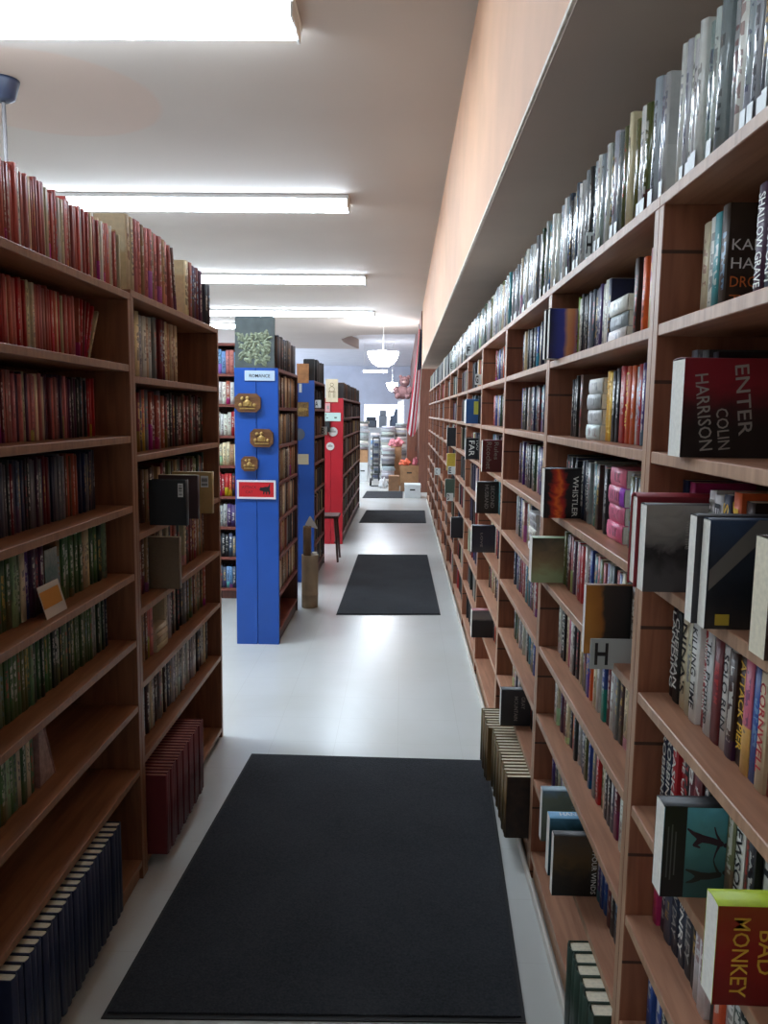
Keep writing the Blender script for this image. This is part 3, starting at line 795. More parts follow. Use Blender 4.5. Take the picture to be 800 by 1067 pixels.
# the rest of the wall, too far off to single out
m, nt, b = mat_new('distant_covers')
at = N(nt, 'ShaderNodeAttribute', attribute_name='cover_colour'); nt.links.new(at.outputs['Color'], b.inputs['Base Color']); b.inputs['Roughness'].default_value = 0.5
M_DIST = m
def far_books(bm):
    cl = bm.loops.layers.color.new('cover_colour')
    for bay in range(4, NB):
        for lev in range(0, 9 if bay > 6 else 8):
            if RND.random() < 0.08: continue
            y = ub(bay + 1) - 0.03 - RND.uniform(0.0, 0.08)
            h0 = RND.uniform(0.16, 0.19) if lev < 8 else 0.235
            end = ub(bay) + 0.03 + (RND.uniform(0, 0.25) if RND.random() < 0.4 else 0)
            blocks = sorted(BLOCKS.get((bay, lev), []), key=lambda p: -p[1])
            while True:
                t = RND.uniform(0.022, 0.04)
                for a, b_ in blocks:
                    if y - t < b_ and y > a: y = a - 0.001
                if y - t < end: break
                h = h0 + RND.uniform(-0.012, 0.012)
                xs = (0.502 if lev < 8 else 0.485) + RND.uniform(-0.01, 0.01)
                c = col_of(RND.choice(MIX if lev < 8 else JCOL + ['white', 'pale grey', 'silver']))
                for f in box(bm, (xs, y - t, LEV_R[lev] + 0.001), (xs + 0.11, y - 0.001, LEV_R[lev] + h)):
                    for lp in f.loops: lp[cl] = c
                y -= t
o = part('distant_books', far_books, M_DIST)
tag(o, 'rows of small mixed-colour books filling the farther bays of the long wall bookcases', 'books', None, 'stuff')

# sets of uniform volumes at the foot of the wall bookcases
for i in range(24):
    t = 0.0265
    y = 3.30 - i * (t + 0.0008) 
    o = book('reference_volume', f'olive-gilt reference volume, {ordinal(i + 1)} from the far end of the pale-topped set in the third bay', 'book',
             place('R', 0.380 + (0.004 if i % 3 else 0) - (0.02 if i < 8 else 0), y, 0.1008), t, 0.20, 0.228, lin((98 + (i % 4) * 5, 84, 46)), M_PLAINCOVER, True, 'set of gilt reference volumes at the foot of the third bay', M_PAPER, plain('volume_end_board', (44, 30, 22), 0.6, 0.3, 30) if i == 23 else None)
for i in range(6):
    t = 0.040
    y = 1.79 - i * (t + 0.0008)
    book('encyclopedia_volume', f'dark green encyclopedia volume, {ordinal(i + 1)} from far end, set at foot of second bay', 'book',
         place('R', 0.420 + 0.003 * (i % 2), y, 0.1008), t, 0.19, 0.222, lin((36, 56, 44)), M_PLAINCOVER, True, 'set of dark green encyclopedias at the foot of the second bay', M_PAPER)

# clear letter plates marking the alphabet along the wall
M_PLATE = plain('grey_plastic_plate', (170, 176, 174), 0.3)
M_PLATEW = plain('white_plastic_plate', (214, 220, 218), 0.35)
def plate(letter, x, y, z, w, h, label, pale=True, lw=0.32):
    o = part('letter_sign', lambda bm: box(bm, (0, 0, 0), (w, 0.003, h), 0, 0.0005), M_PLATEW if pale else M_PLATE)
    o.location = (x, y, z)
    tag(o, label, 'sign', 'letter plates along the wall bookcases')
    lettering(o, letter, M_INKB, (w * 0.27, 0, h * 0.5), (1, 0, 0), (0, 0, 1), w * lw, h * 0.72, 0.0006, 0.02)
    return o
plate('H', 0.414, 1.665, 1.052, 0.090, 0.068, 'large grey plastic plate with a black H, sticking out below the gold painted cover', False)
plate('H', 0.462, 2.10, LEV_R[8] + 0.001, 0.030, 0.062, 'white plate with a black H in front of the film-covered hardcovers, second bay', True, 0.5)
plate('G', 0.425, 4.75, LEV_R[7] + 0.003, 0.036, 0.062, 'white plate with a black G on the second shelf of the fifth bay', True, 0.5)
plate('F', 0.43, 5.6, LEV_R[8] + 0.001, 0.07, 0.07, 'white plate with a black F on top of the fifth bay')
plate('E', 0.43, 7.5, LEV_R[8] + 0.001, 0.06, 0.07, 'white plate with a black E on top of the seventh bay')
plate('E', 0.40, 6.9, LEV_R[4] + 0.003, 0.07, 0.07, 'white plate with a black E sticking out of the fifth shelf, seventh bay')
plate('D', 0.40, 7.0, LEV_R[3] - 0.01, 0.06, 0.07, 'white plate with a black D sticking out of the sixth shelf, seventh bay')
plate('C', 0.385, 9.2, LEV_R[3] + 0.05, 0.06, 0.08, 'white plate with a black C sticking out low in the ninth bay')

# ------------------------------------------------------------------ the brown bookcases across the aisle
LF = -0.866
LEV_A = [0.07] + [1.963 - 0.224 * k for k in range(7, -1, -1)]
LEV_B = [0.05, 0.415, 0.68, 0.934, 1.190, 1.450, 1.706, 1.975]
YA0, YA1, YB1 = 1.30, 2.525, 3.71
bookcase('tall brown bookcase with slim red paperbacks and two empty lower shelves', 'L', LF, 0.30, YA0, YA1, LEV_A, (M_WOODL, M_SIDEL, M_BACKL), kick=True, edge=M_EDGEL)
bookcase('tall brown bookcase of old hardbacks standing beyond the red paperbacks', 'L', LF, 0.30, YA1 + 0.001, YB1, LEV_B, (M_WOODL, M_SIDEL, M_BACKL), kick=False, edge=M_EDGEL)

def row_left(y_far, y_near, z, kind, names, tr, hr, xs, d, desc, cat, mat=None, hard=False, paper=None, lean_end=None, blocks=(), noun='paperback', W=None, pages=True, group=None, hjit=0.006, rj=0.005, gap=None):
    """fills from the far end towards the camera; labels count from the far end"""
    y = y_far; n = 0; k = 0
    rh = RND.uniform(*hr)
    W = W or Matrix.Identity(4)
    while True:
        t = RND.uniform(*tr)
        for a, b_ in sorted(blocks, key=lambda p: -p[1]):
            if y - t < b_ and y > a: y = a - 0.001
        if y - t < y_near: break
        cn = names(k) if callable(names) else RND.choice(names)
        k += 1
        if cn is None:
            y -= gap or RND.uniform(0.03, 0.08); continue
        n += 1
        h = rh + RND.uniform(-hjit, hjit)
        o = book(kind, f'{cn} {noun}, {ordinal(n)} from far end, {desc}', 'book', W @ place('L', xs + RND.uniform(-rj, rj), y - t, z + 0.0008), t, d + RND.uniform(-0.003, 0.003), h, col_of(cn, 0.15),
                 mat or (M_PLAINCOVER if kind in ('slim_paperback', 'worn_book') and RND.random() < 0.65 else M_COVER), hard, group or f'{noun}s, {desc}', paper or M_PAPERD, None, pages)
        y -= t + 0.0006
    return y

XL = -0.948
# top: reddish slim books with a few white ones, a red and a cream one at the far end
seqT = ['cream', 'tan', 'red', 'faded red', 'white']
row_left(2.515, 1.70, LEV_A[8], 'slim_paperback', lambda n: seqT[n] if n < len(seqT) else RND.choice(['faded red'] * 5 + ['rust', 'rust', 'white', 'cream', 'rose']), (0.009, 0.014), (0.178, 0.186), -0.895, 0.115,
         'on top of red-paperback bookcase', 'book', noun='slim paperback', hjit=0.009)
# second row, its last books leaning over
z = LEV_A[7] + 0.0008
base = 2.372
for i, ang in enumerate((30, 22, 15, 10, 6, 3)):
    t = 0.011; a = math.radians(ang)
    cn = ['cream', 'red', 'red', 'maroon', 'red', 'rust'][i]
    # pivot on the far bottom edge; origin is the near bottom edge of the book
    M = Matrix.Translation((XL + 0.006, base, z)) @ Matrix.Rotation(RZ['L'], 4, 'Z') @ Matrix.Rotation(a, 4, 'Y') @ Matrix.Translation((-t, 0, 0))
    book('slim_paperback', f'{cn} slim paperback leaning over, {ordinal(i + 1)} from far end, second shelf, red-paperback bookcase', 'book', M, t, 0.115, 0.176, col_of(cn), M_COVER, False, 'leaning slim red paperbacks', M_PAPERD)
    base -= t / math.cos(a) + 0.0012
row_left(base - 0.006, 1.74, LEV_A[7], 'slim_paperback', ['faded red'] * 5 + ['rust', 'red', 'cream', 'rose'], (0.010, 0.014), (0.172, 0.180), XL, 0.115, 'second shelf, red-paperback bookcase', 'book', noun='upright slim paperback')
seq3 = ['red'] * 4 + ['charcoal', 'grey', 'charcoal', 'rose', 'charcoal', 'black', 'grey', 'charcoal', 'plum', 'black', 'charcoal', 'plum', 'maroon']
row_left(2.41, 1.76, LEV_A[6], 'slim_paperback', lambda n: seq3[n] if n < len(seq3) else RND.choice(['rose'] * 4 + ['faded red', 'cream', 'cream', 'plum', 'maroon']), (0.009, 0.013), (0.170, 0.178), XL, 0.115, 'third shelf, red-paperback bookcase', 'book', noun='slim paperback')
seq4 = ['navy', 'slate', 'plum', 'navy', 'grey', 'navy', 'charcoal', 'navy', 'slate', 'navy', 'navy', 'olive', 'rust', 'brown', 'rust', 'brown', 'orange', 'brown']
row_left(2.40, 1.78, LEV_A[5], 'slim_paperback', lambda n: seq4[n] if n < len(seq4) else RND.choice(['navy', 'plum', 'slate', 'charcoal', 'maroon', 'plum', 'navy', 'grey']), (0.009, 0.013), (0.170, 0.178), XL, 0.115, 'fourth shelf, red-paperback bookcase', 'book', noun='slim paperback')
seq5 = ['pale green', 'dark green', 'dark green', 'green', 'green', 'cream', 'cream', 'tan', 'green', 'green', 'green', 'green', 'green', 'green', 'tan', None, 'plum', 'plum', 'plum', 'purple', 'cream', 'green', 'pale green', 'green', 'green', 'green', 'faded red']
row_left(2.44, 1.72, LEV_A[4], 'cloth_book', lambda n: seq5[n] if n < len(seq5) else RND.choice(['green', 'green', 'red', 'pale green']), (0.0224, 0.0226), (0.176, 0.184), XL + 0.01, 0.12, 'fifth shelf, red-paperback bookcase', 'book', mat=M_COVER, noun='slim clothbound book', gap=0.09)
row_left(2.44, 1.72, LEV_A[3], 'cloth_book', lambda n: (['navy', 'cream', 'dark green', 'pale green', 'dark green', 'green', 'pale grey', 'pale grey'] + ['green'] * 9)[n] if n < 17 else RND.choice(['green', 'dark green', 'pale green', 'cream', 'olive', 'green']), (0.013, 0.021), (0.172, 0.180), XL + 0.01, 0.12, 'sixth shelf, red-paperback bookcase', 'book', noun='slim clothbound book')
row_left(1.90, 1.64, LEV_A[2], 'cloth_book', ['pale green', 'green', 'cream', 'green'], (0.014, 0.020), (0.170, 0.178), XL + 0.02, 0.12, 'seventh shelf, red-paperback bookcase', 'book', noun='slim clothbound book')
# a faded booklet leaning against the last green book
o = empty('splayed_booklet', 'faded pinkish booklet standing splayed against the green row above the empty shelf', 'book', (XL + 0.02, 1.912, LEV_A[2] + 0.0008))
def fan(bm):
    for i in range(14):
        u = i / 13.0
        y0 = 0.004 + 0.082 * u; y1 = 0.006 + 0.022 * u
        pts = [(y0, 0), (y0 + 0.0035, 0), (y1 + 0.0012, 0.172 - 0.012 * u), (y1, 0.172 - 0.012 * u)]
        lo = [bm.verts.new((0.0, a, c)) for a, c in pts]; hi = [bm.verts.new((-0.115, a * 0.4, c)) for a, c in pts]
        for q in range(4):
            bm.faces.new((lo[q], lo[(q + 1) % 4], hi[(q + 1) % 4], hi[q]))
        bm.faces.new(lo); bm.faces.new(list(reversed(hi)))
    bmesh.ops.recalc_face_normals(bm, faces=bm.faces[:])
part('pages', fan, plain('faded_pink_pages', (176, 146, 136), 0.85, 0.1, 60), o)
def wraps(bm):
    for (y0, y1) in ((0.0, 0.003), (0.0905, 0.030)):
        pts = [(y0, 0), (y0 + 0.002, 0), (y1 + 0.002, 0.176), (y1, 0.176)]
        lo = [bm.verts.new((0.003, a, c)) for a, c in pts]; hi = [bm.verts.new((-0.118, a * 0.4, c)) for a, c in pts]
        for q in range(4): bm.faces.new((lo[q], lo[(q + 1) % 4], hi[(q + 1) % 4], hi[q]))
        bm.faces.new(lo); bm.faces.new(list(reversed(hi)))
    bmesh.ops.recalc_face_normals(bm, faces=bm.faces[:])
part('cover', wraps, plain('faded_pink_cover', (150, 112, 106), 0.7, 0.15, 40), o)
# picture card and amber-banded slip propped in the gap of the green row
A_CARD = art('bird_picture_card', [(0.0, (86, 88, 90)), (0.4, (104, 118, 118)), (0.6, (70, 104, 100)), (1.0, (164, 164, 154))], 'z', 0.6, 5)
o = part('picture_card', lambda bm: box(bm, (0, 0, 0), (0.075, 0.0012, 0.16), 0), A_CARD)
o.matrix_basis = Matrix.Translation((XL + 0.012, 2.012, LEV_A[4] + 0.0008)) @ Matrix.Rotation(math.pi / 2, 4, 'Z')
tag(o, 'grey-green bird picture card propped in the gap beside the plum books', 'card')
o = part('paper_slip', lambda bm: box(bm, (0, 0, 0), (0.12, 0.0015, 0.085), 0), plain('white_card', (206, 198, 186), 0.7))
o.matrix_basis = Matrix.Translation((-0.890, 1.915, LEV_A[4] + 0.0012)) @ Matrix.Rotation(math.pi / 2, 4, 'Z') @ Matrix.Rotation(math.radians(-16), 4, 'X')
tag(o, 'white slip with an amber band leaning at the front of the green row', 'card')
part('amber_band', lambda bm: box(bm, (0.002, -0.0008, 0.026), (0.108, -0.0002, 0.070), 0), plain('amber_print', (206, 140, 46), 0.6), o)
# navy encyclopedias at the foot
M_NAVYEND = M_CLOTH
y = 2.235
for i in range(23):
    t = 0.0285
    book('encyclopedia_volume', f'navy encyclopedia volume, {ordinal(i + 1)} from the far end of the set below the empty shelves', 'book', place('L', -0.835 + 0.002 * (i % 3), y - t, 0.0712), t, 0.21, 0.283, lin((22, 30, 58)), M_PLAINCOVER, True, 'set of navy encyclopedias', M_PAPER)
    y -= t + 0.001
# maroon set at the foot of the second one
y = 3.08
for i in range(20):
    t = 0.0245
    book('encyclopedia_volume', f'maroon encyclopedia volume, {ordinal(i + 1)} from the far end of the set on the floor-level shelf', 'book', place('L', -0.800 + 0.002 * (i % 3), y - t, 0.0512), t, 0.20, 0.290, lin((100, 28, 34)), M_PLAINCOVER, True, 'set of maroon encyclopedias', plain('dusty_rose_edge', (150, 96, 84), 0.85, 0.1, 200) if i == 0 else bpy.data.materials['dusty_rose_edge'])
    y -= t + 0.0012

# hardbacks in the farther one
OLD = ['brown', 'dark brown', 'charcoal', 'maroon', 'grey', 'black', 'tan', 'dark brown', 'slate', 'plum', 'cream', 'rust']
XB = -0.93
DB = 'old-hardback bookcase'
# top: big volumes with their pale backs
seqt = ['tan', 'tan', 'rose', 'tan', 'rose', 'tan', 'tan', 'rose']
row_left(3.00, 2.56, LEV_B[7], 'hardback_book', lambda n: ['rose', 'tan', 'rose', 'rose', 'tan', 'rose', 'rose', 'tan', 'rose', 'rose', 'cream', 'cream'][n % 12], (0.033, 0.039), (0.236, 0.242), -0.885, 0.105, f'near run on top, {DB}', 'book', mat=M_CLOTH, hard=True, noun='large hardback', hjit=0.003, paper=M_PAPER)
for i, (yy_, cn, ang) in enumerate(((3.012, 'rose', 0.16), (3.055, 'brown', 0.17))):
    M = Matrix.Translation((-0.885, yy_ + 0.034 + 0.002, LEV_B[7] + 0.0009)) @ Matrix.Rotation(RZ['L'], 4, 'Z') @ Matrix.Rotation(-ang, 4, 'Y')
    book('hardback_book', f'{cn} large hardback leaning, {ordinal(i + 1)} beyond the near run, top of {DB}', 'book', M, 0.030, 0.19, 0.235, col_of(cn), M_CLOTH, True, None, M_PAPER)
row_left(3.50, 3.22, LEV_B[7], 'hardback_book', lambda n: ['plum', 'maroon', 'plum', 'plum', 'rose', 'cream', 'cream'][n % 7], (0.034, 0.044), (0.215, 0.222), -0.885, 0.115, f'far run on top, {DB}', 'book', mat=M_CLOTH, hard=True, noun='large hardback', hjit=0.004, paper=M_PAPER)
row_left(3.66, 3.56, LEV_B[7], 'hardback_book', ['slate', 'charcoal'], (0.030, 0.040), (0.180, 0.184), -0.885, 0.16, f'very end of top, {DB}', 'book', mat=M_CLOTH, hard=True, noun='dark hardback', hjit=0.004, paper=M_PAPER)
row_left(3.28, 2.60, LEV_B[6], 'hardback_book', lambda n: ['cream', 'tan', 'cream', 'tan', 'cream', 'maroon', 'maroon', None, 'grey', 'pale grey', 'cream', 'white', 'pale grey', 'cream', 'tan', 'charcoal', 'brown'][n % 17], (0.028, 0.042), (0.224, 0.230), XB, 0.17, f'second shelf, {DB}', 'book', mat=M_COVER, hard=True, noun='hardback')
row_left(3.655, 2.60, LEV_B[5], 'hardback_book', ['dark brown', 'charcoal', 'black', 'brown', 'grey', 'maroon', 'dark brown', 'rust'], (0.026, 0.042), (0.205, 0.212), XB, 0.16, f'third shelf, {DB}', 'book', hard=True, noun='hardback', hjit=0.012)
BL4 = [(2.745, 2.79), (2.925, 2.965), (3.085, 3.125)]
row_left(3.655, 2.60, LEV_B[4], 'hardback_book', ['tan', 'brown', 'dark brown', 'olive', 'tan', 'maroon', 'dark green'], (0.026, 0.042), (0.200, 0.212), XB, 0.16, f'fourth shelf, {DB}', 'book', hard=True, noun='hardback', blocks=BL4, hjit=0.012)
o = book('boxed_book', 'black boxed book with a barcode sticker jutting out of the fourth shelf among old hardbacks', 'book', place('L', -0.760, 2.75, LEV_B[4] + 0.001), 0.036, 0.135, 0.162, lin((34, 38, 42)), M_PLAINCOVER, True, None, M_PAPERW)
def stick(o, x0, x1, z0, z1, bars=True):
    bm = bmesh.new(); box(bm, (-0.0012, x0, z0), (-0.0003, x1, z1), 0)
    if bars:
        zz = z0 + 0.006
        while zz < z1 - 0.006:
            w_ = RND.choice((0.0015, 0.003)); box(bm, (-0.0016, x0 + 0.003, zz), (-0.0011, x1 - 0.003, zz + w_), 1); zz += w_ + RND.choice((0.0018, 0.003))
    link('barcode_sticker', mesh('barcode_sticker', bm, [M_LABEL, M_INKB]), o)
stick(o, 0.014, 0.032, 0.102, 0.150)
book('boxed_book', 'dark plum book jutting out of the fourth shelf between the black and tan ones', 'book', place('L', -0.768, 2.93, LEV_B[4] + 0.001), 0.030, 0.15, 0.165, lin((66, 48, 50)), M_PLAINCOVER, False, None, M_PAPER)
o = book('boxed_book', 'tan book with a barcode sticker jutting out beyond the black boxed one', 'book', place('L', -0.752, 3.09, LEV_B[4] + 0.001), 0.032, 0.16, 0.165, lin((172, 140, 88)), M_PLAINCOVER, False, None, M_PAPER)
stick(o, 0.016, 0.046, 0.105, 0.150)
BL3 = [(2.855, 2.895)]
book('boxed_book', 'dull tan book jutting out of the fifth shelf, under the black boxed one', 'book', place('L', -0.822, 2.86, LEV_B[3] + 0.001), 0.030, 0.12, 0.195, lin((120, 104, 84)), M_PLAINCOVER, False, None, M_PAPER)
BL2 = [(2.878, 3.012)]
for i in range(4):
    M = Matrix.Translation((XB + 0.012 - 0.004 * (i % 2), 3.008, LEV_B[2] + 0.001 + i * 0.0236)) @ Matrix(((0, -1, 0, 0), (0, 0, -1, 0), (1, 0, 0, 0), (0, 0, 0, 1)))
    word = ['bottom', 'second from bottom', 'third from bottom', 'topmost'][i]
    book('flat_book', f'cream book, {word} in the flat pile on the sixth shelf, old-hardback bookcase', 'book', M, 0.023, 0.13, 0.126, col_of('cream'), M_PLAINCOVER, False, 'books piled flat among the old hardbacks', M_PAPER)
row_left(3.655, 2.60, LEV_B[3], 'hardback_book', lambda n: ['brown', 'tan', 'olive', 'tan', 'brown', 'rust', 'maroon', 'maroon', 'dark brown', 'charcoal', 'cream', None, 'black', 'brown', 'rust', 'orange', 'black', 'cream', 'black', 'cream'][n % 20], (0.024, 0.040), (0.200, 0.212), XB, 0.16, f'fifth shelf, {DB}', 'book', hard=True, noun='hardback', blocks=BL3, hjit=0.012)
row_left(3.655, 2.60, LEV_B[2], 'hardback_book', lambda n: ['rust', 'brown', 'tan', 'olive', 'tan', 'brown', 'dark brown', 'olive', 'tan', 'brown', 'grey', 'charcoal', None, 'black', 'cream', 'black', 'charcoal', 'pale grey', 'cream', 'rose'][n % 20], (0.024, 0.038), (0.200, 0.212), XB, 0.16, f'sixth shelf, {DB}', 'book', hard=True, noun='hardback', blocks=BL2, hjit=0.01)
row_left(3.655, 2.60, LEV_B[1], 'hardback_book', ['white', 'charcoal', 'pale grey', 'black', 'cream', 'grey', 'slate', 'white', 'dark brown'], (0.018, 0.034), (0.200, 0.214), XB + 0.01, 0.16, f'seventh shelf, {DB}', 'book', hard=True, noun='hardback', hjit=0.012)

# ------------------------------------------------------------------ painted double bookcases down the aisle
M_BLUE = plain('blue_gloss_paint', (30, 82, 170), 0.42, 0.05, 3, bump=0.05)
M_RED = plain('red_gloss_paint', (176, 30, 42), 0.4, 0.05, 3, bump=0.05)
LEV_C = [0.10, 0.34, 0.60, 0.86, 1.115, 1.37, 1.625, 1.88]
def painted(desc_r, desc_l, y0, y1, xr, half, levels, paint):
    xl = xr - 2 * half
    for side, xf, desc in (('L', xr, desc_r), ('R', xl, desc_l)):
        root = bookcase(desc, side, xf, half - 0.001, y0 + 0.018, y1, levels, (M_REDSHELF, M_DARKWOOD, M_DARKWOOD), kick=True)
        inv = Matrix.Translation(-Vector(root.location))
        xa, xb = sorted((xf, xf + (half - 0.0015) * (1 if side == 'R' else -1)))
        o = part('end_panel', lambda bm: box(bm, (xa, y0, 0), (xb, y0 + 0.0175, max(levels)), 0, 0.002), paint, root)
        o.data.transform(inv)
painted('blue-ended bookcase half facing the aisle, under the ROMANCE sign', 'blue-ended bookcase half turned away from the aisle, under the ROMANCE sign', 5.25, 6.22, -0.83, 0.146, LEV_C, M_BLUE)
painted('farther blue-ended bookcase half facing the aisle, hung with a bronze plaque', 'farther blue-ended bookcase half turned away from the aisle', 7.25, 8.25, -0.815, 0.146, LEV_C, M_BLUE)
LEV_D = [0.10, 0.34, 0.58, 0.82, 1.06, 1.30, 1.53, 1.76]
painted('red-ended bookcase half facing the aisle', 'red-ended bookcase half turned away from the aisle', 9.44, 13.2, -0.715, 0.146, LEV_D, M_RED)

OLDC = ['brown', 'tan', 'tan', 'cream', 'rust', 'brown', 'cream', 'grey', 'tan', 'charcoal', 'tan']
for k in range(1, 7):
    row_left(6.185, 5.30, LEV_C[k], 'worn_book', OLDC, (0.036, 0.052), (0.205, 0.218), -0.852, 0.100, f'{ORD[k]} shelf up, blue-ended case', 'book', hard=False, noun='worn book', pages=False, hjit=0.014)
row_left(6.20, 5.28, LEV_C[7], 'worn_book', ['charcoal', 'black', 'slate', 'charcoal', 'dark brown', 'grey'], (0.040, 0.060), (0.215, 0.225), -0.845, 0.13, 'on top of the blue-ended case', 'book', hard=True, noun='dark book', pages=False, hjit=0.014)

def case_books(bm, rows):
    cl = bm.loops.layers.color.new('cover_colour')
    for (xs, y_far, y_near, z, hmax, names) in rows:
        y = y_far; h0 = RND.uniform(0.8, 0.95) * hmax
        while y - 0.045 > y_near:
            t = RND.uniform(0.026, 0.045)
            if RND.random() < 0.04: y -= 0.06; continue
            h = h0 + RND.uniform(-0.02, 0.012); x = xs + RND.uniform(-0.008, 0.008); c = col_of(RND.choice(names))
            for f in box(bm, (x - 0.095, y - t, z + 0.001), (x, y - 0.001, z + h)):
                for lp in f.loops: lp[cl] = c
            y -= t
rows = []
for k in range(0, 8):
    rows.append((-0.838 if k < 7 else -0.83, 8.20, 7.31, LEV_C[k], 0.215, OLDC if k < 6 else ['charcoal', 'slate', 'black', 'grey']))
    rows.append((-0.738 if k < 7 else -0.73, 13.15, 9.50, LEV_D[k], 0.20, OLDC + ['white', 'grey'] if k < 6 else ['charcoal', 'tan', 'black', 'grey', 'brown']))
o = part('distant_case_books', lambda bm: case_books(bm, rows), M_DIST)
tag(o, 'rows of small brown and dark books in the farther blue-ended and red-ended bookcases', 'books', None, 'stuff')

# reddish unit glimpsed between the old hardbacks and the blue end
LEV_E = [0.09, 0.36, 0.62, 0.88, 1.14, 1.39, 1.65, 1.90, 2.15]
root = bookcase('reddish-shelved bookcase glimpsed in the gap beside the blue end panels', 'R', 6.55, 0.26, 0.0, 1.2, LEV_E, (M_REDSHELF, M_DARKWOOD, M_DARKWOOD), kick=True)
W = Matrix.Translation((-1.35, 0, 0)) @ Matrix.Rotation(math.pi / 2, 4, 'Z') 
root.matrix_basis = W @ Matrix.Translation(root.location)
# canonical plane X=6.55 opening to -X becomes Y=6.55 opening to -Y; canonical Y runs to world -X
def row_cross(z, names, lev):
    y = 0.03; n = 0
    while True:
        t = RND.uniform(0.024, 0.036)
        y += t + 0.001
        if y > 0.50: break
        n += 1
        cn = names[n % len(names)] if n <= len(names) else RND.choice(names)
        book('glimpsed_book', f'{cn} book, {ordinal(n)} from blue end, {ORD[lev]} shelf up, glimpsed bookcase', 'book', W @ place('R', 6.575, y, z + 0.0008) @ Matrix.Rotation(0, 4, 'Y'), t, 0.12, RND.uniform(0.175, 0.2), col_of(cn), M_COVER, False,
             'books in the bookcase glimpsed beside the blue end', M_PAPER, None, False)
for lev, names in ((7, ['rose', 'light blue', 'rose']), (6, ['rust', 'light blue', 'white']), (5, ['white', 'white', 'red']), (4, ['cream', 'cream', 'tan']), (3, ['red', 'red', 'black']), (2, ['purple', 'pale grey', 'purple']), (1, ['slate', 'black', 'grey']), (0, ['light blue', 'black', 'slate'])):
    row_cross(LEV_E[lev], names, lev)

# things fixed to and standing on the blue ends
M_SLATE = plain('grey_green_slate', (72, 80, 80), 0.6, 0.12, 12, bump=0.2)
def slab(bm):
    pts = [(0, 0), (0.262, 0), (0.262, 0.325), (0.250, 0.338), (0.012, 0.338), (0, 0.325)]
    prism(bm, pts, 0.022, 0, 'Y')
o = part('stone_plaque', slab, M_SLATE); o.matrix_basis = Matrix.Translation((-1.118, 5.252, LEV_C[7] + 0.001)) @ Matrix.Rotation(math.radians(-3), 4, 'X')
tag(o, 'grey slate plaque carved with pale leaves, standing on top of the blue case', 'plaque')
def leaves(bm):
    rr = random.Random(3)
    for i in range(110):
        cx = rr.uniform(0.028, 0.234); cz = rr.uniform(0.035, 0.225); a = rr.uniform(0, math.pi); L_ = rr.uniform(0.016, 0.032)
        d = Vector((math.cos(a), 0, math.sin(a))); q = Vector((-math.sin(a), 0, math.cos(a)))
        c = Vector((cx, -0.001, cz))
        ring = [bm.verts.new(c + d * L_ * math.cos(s) + q * L_ * 0.45 * math.sin(s)) for s in [2 * math.pi * j / 8 for j in range(8)]]
        top = bm.verts.new(c + Vector((0, -0.007, 0)))
        for j in range(8): bm.faces.new((ring[j], ring[(j + 1) % 8], top))
part('carved_leaves', leaves, plain('pale_lichen_stone', (112, 120, 98), 0.7, 0.3, 60), o)
bm = bmesh.new(); box(bm, (0, 0, 0), (0.200, 0.004, 0.066), 0, 0.001)
o = link('section_sign', mesh('section_sign', bm, plain('pale_blue_card', (188, 208, 224), 0.6))); o.location = (-1.052, 5.244, 1.797)
tag(o, 'pale card sign reading ROMANCE at the head of the blue end', 'sign')
lettering(o, 'ROMANCE', M_INKB, (0.100, 0, 0.032), (1, 0, 0), (0, 0, 1), 0.138, 0.022, 0.0008, 0.012)
M_PLQ = wood('plaque_wood', (88, 56, 32), (128, 86, 50), 0.45, 'x', scale=2)
M_BRASS = plain('aged_brass', (176, 144, 84), 0.4, 0.15, 40, metallic=0.4)
def wall_plaque(x, z, w, h, label, sc):
    c = h * 0.22
    def shape(bm):
        prism(bm, [(c, 0), (w - c, 0), (w, c), (w, h - c), (w - c, h), (c, h), (0, h - c), (0, c)], 0.022, 0, 'Y')
    o = part('mounted_plaque', shape, M_PLQ); o.location = (x, 5.2265, z)
    tag(o, label, 'plaque', 'wooden plaques on the blue end')
    def emblem(bm):
        lathe(bm, [(0.001, 0.0), (w * 0.12, 0.0), (w * 0.12, 0.006), (w * 0.06, 0.009)], 16)
        for a, b_ in ((-0.27, -0.12), (0.27, -0.12), (-0.20, 0.22), (0.0, 0.25)):
            lathe(bm, [(0.001, 0.0), (w * 0.075, 0.0), (w * 0.07, 0.005), (w * 0.03, 0.007)], 12, 0, (w * a, h * b_, 0))
        box(bm, (-w * 0.30, -h * 0.34, 0), (w * 0.30, -h * 0.27, 0.004))
        box(bm, (-w * 0.16, -h * 0.18, 0), (w * 0.16, h * 0.05, 0.005))
        for v in bm.verts: v.co = Vector((v.co.x + w / 2, -v.co.z, v.co.y + h / 2))
    part('brass_emblem', emblem, M_BRASS, o)
    return o
wall_plaque(-1.117, 1.590, 0.172, 0.122, 'largest octagonal wooden plaque with brass shapes, high on the blue end', 1)
wall_plaque(-1.016, 1.360, 0.154, 0.120, 'middle-sized octagonal wooden plaque with a brass emblem, right of the panel seam', 1)
wall_plaque(-1.078, 1.198, 0.112, 0.098, 'smallest octagonal wooden plaque, just above the red cat sign', 1)
o = empty('novelty_sign', 'red sign in a white frame with a black cat and the words ATTACK CAT', 'sign', (-1.110, 5.2405, 1.010))
part('board', lambda bm: box(bm, (0, 0.002, 0), (0.262, 0.008, 0.127), 0), plain('sign_red', (196, 26, 36), 0.45), o)
def frm(bm):
    w, h, t = 0.262, 0.127, 0.013
    for b_ in (((0, 0, 0), (w, 0.0085, t)), ((0, 0, h - t), (w, 0.0085, h)), ((0, 0, t), (t, 0.0085, h - t)), ((w - t, 0, t), (w, 0.0085, h - t))): box(bm, *b_)
part('frame', frm, plain('sign_white', (226, 222, 226), 0.5), o)
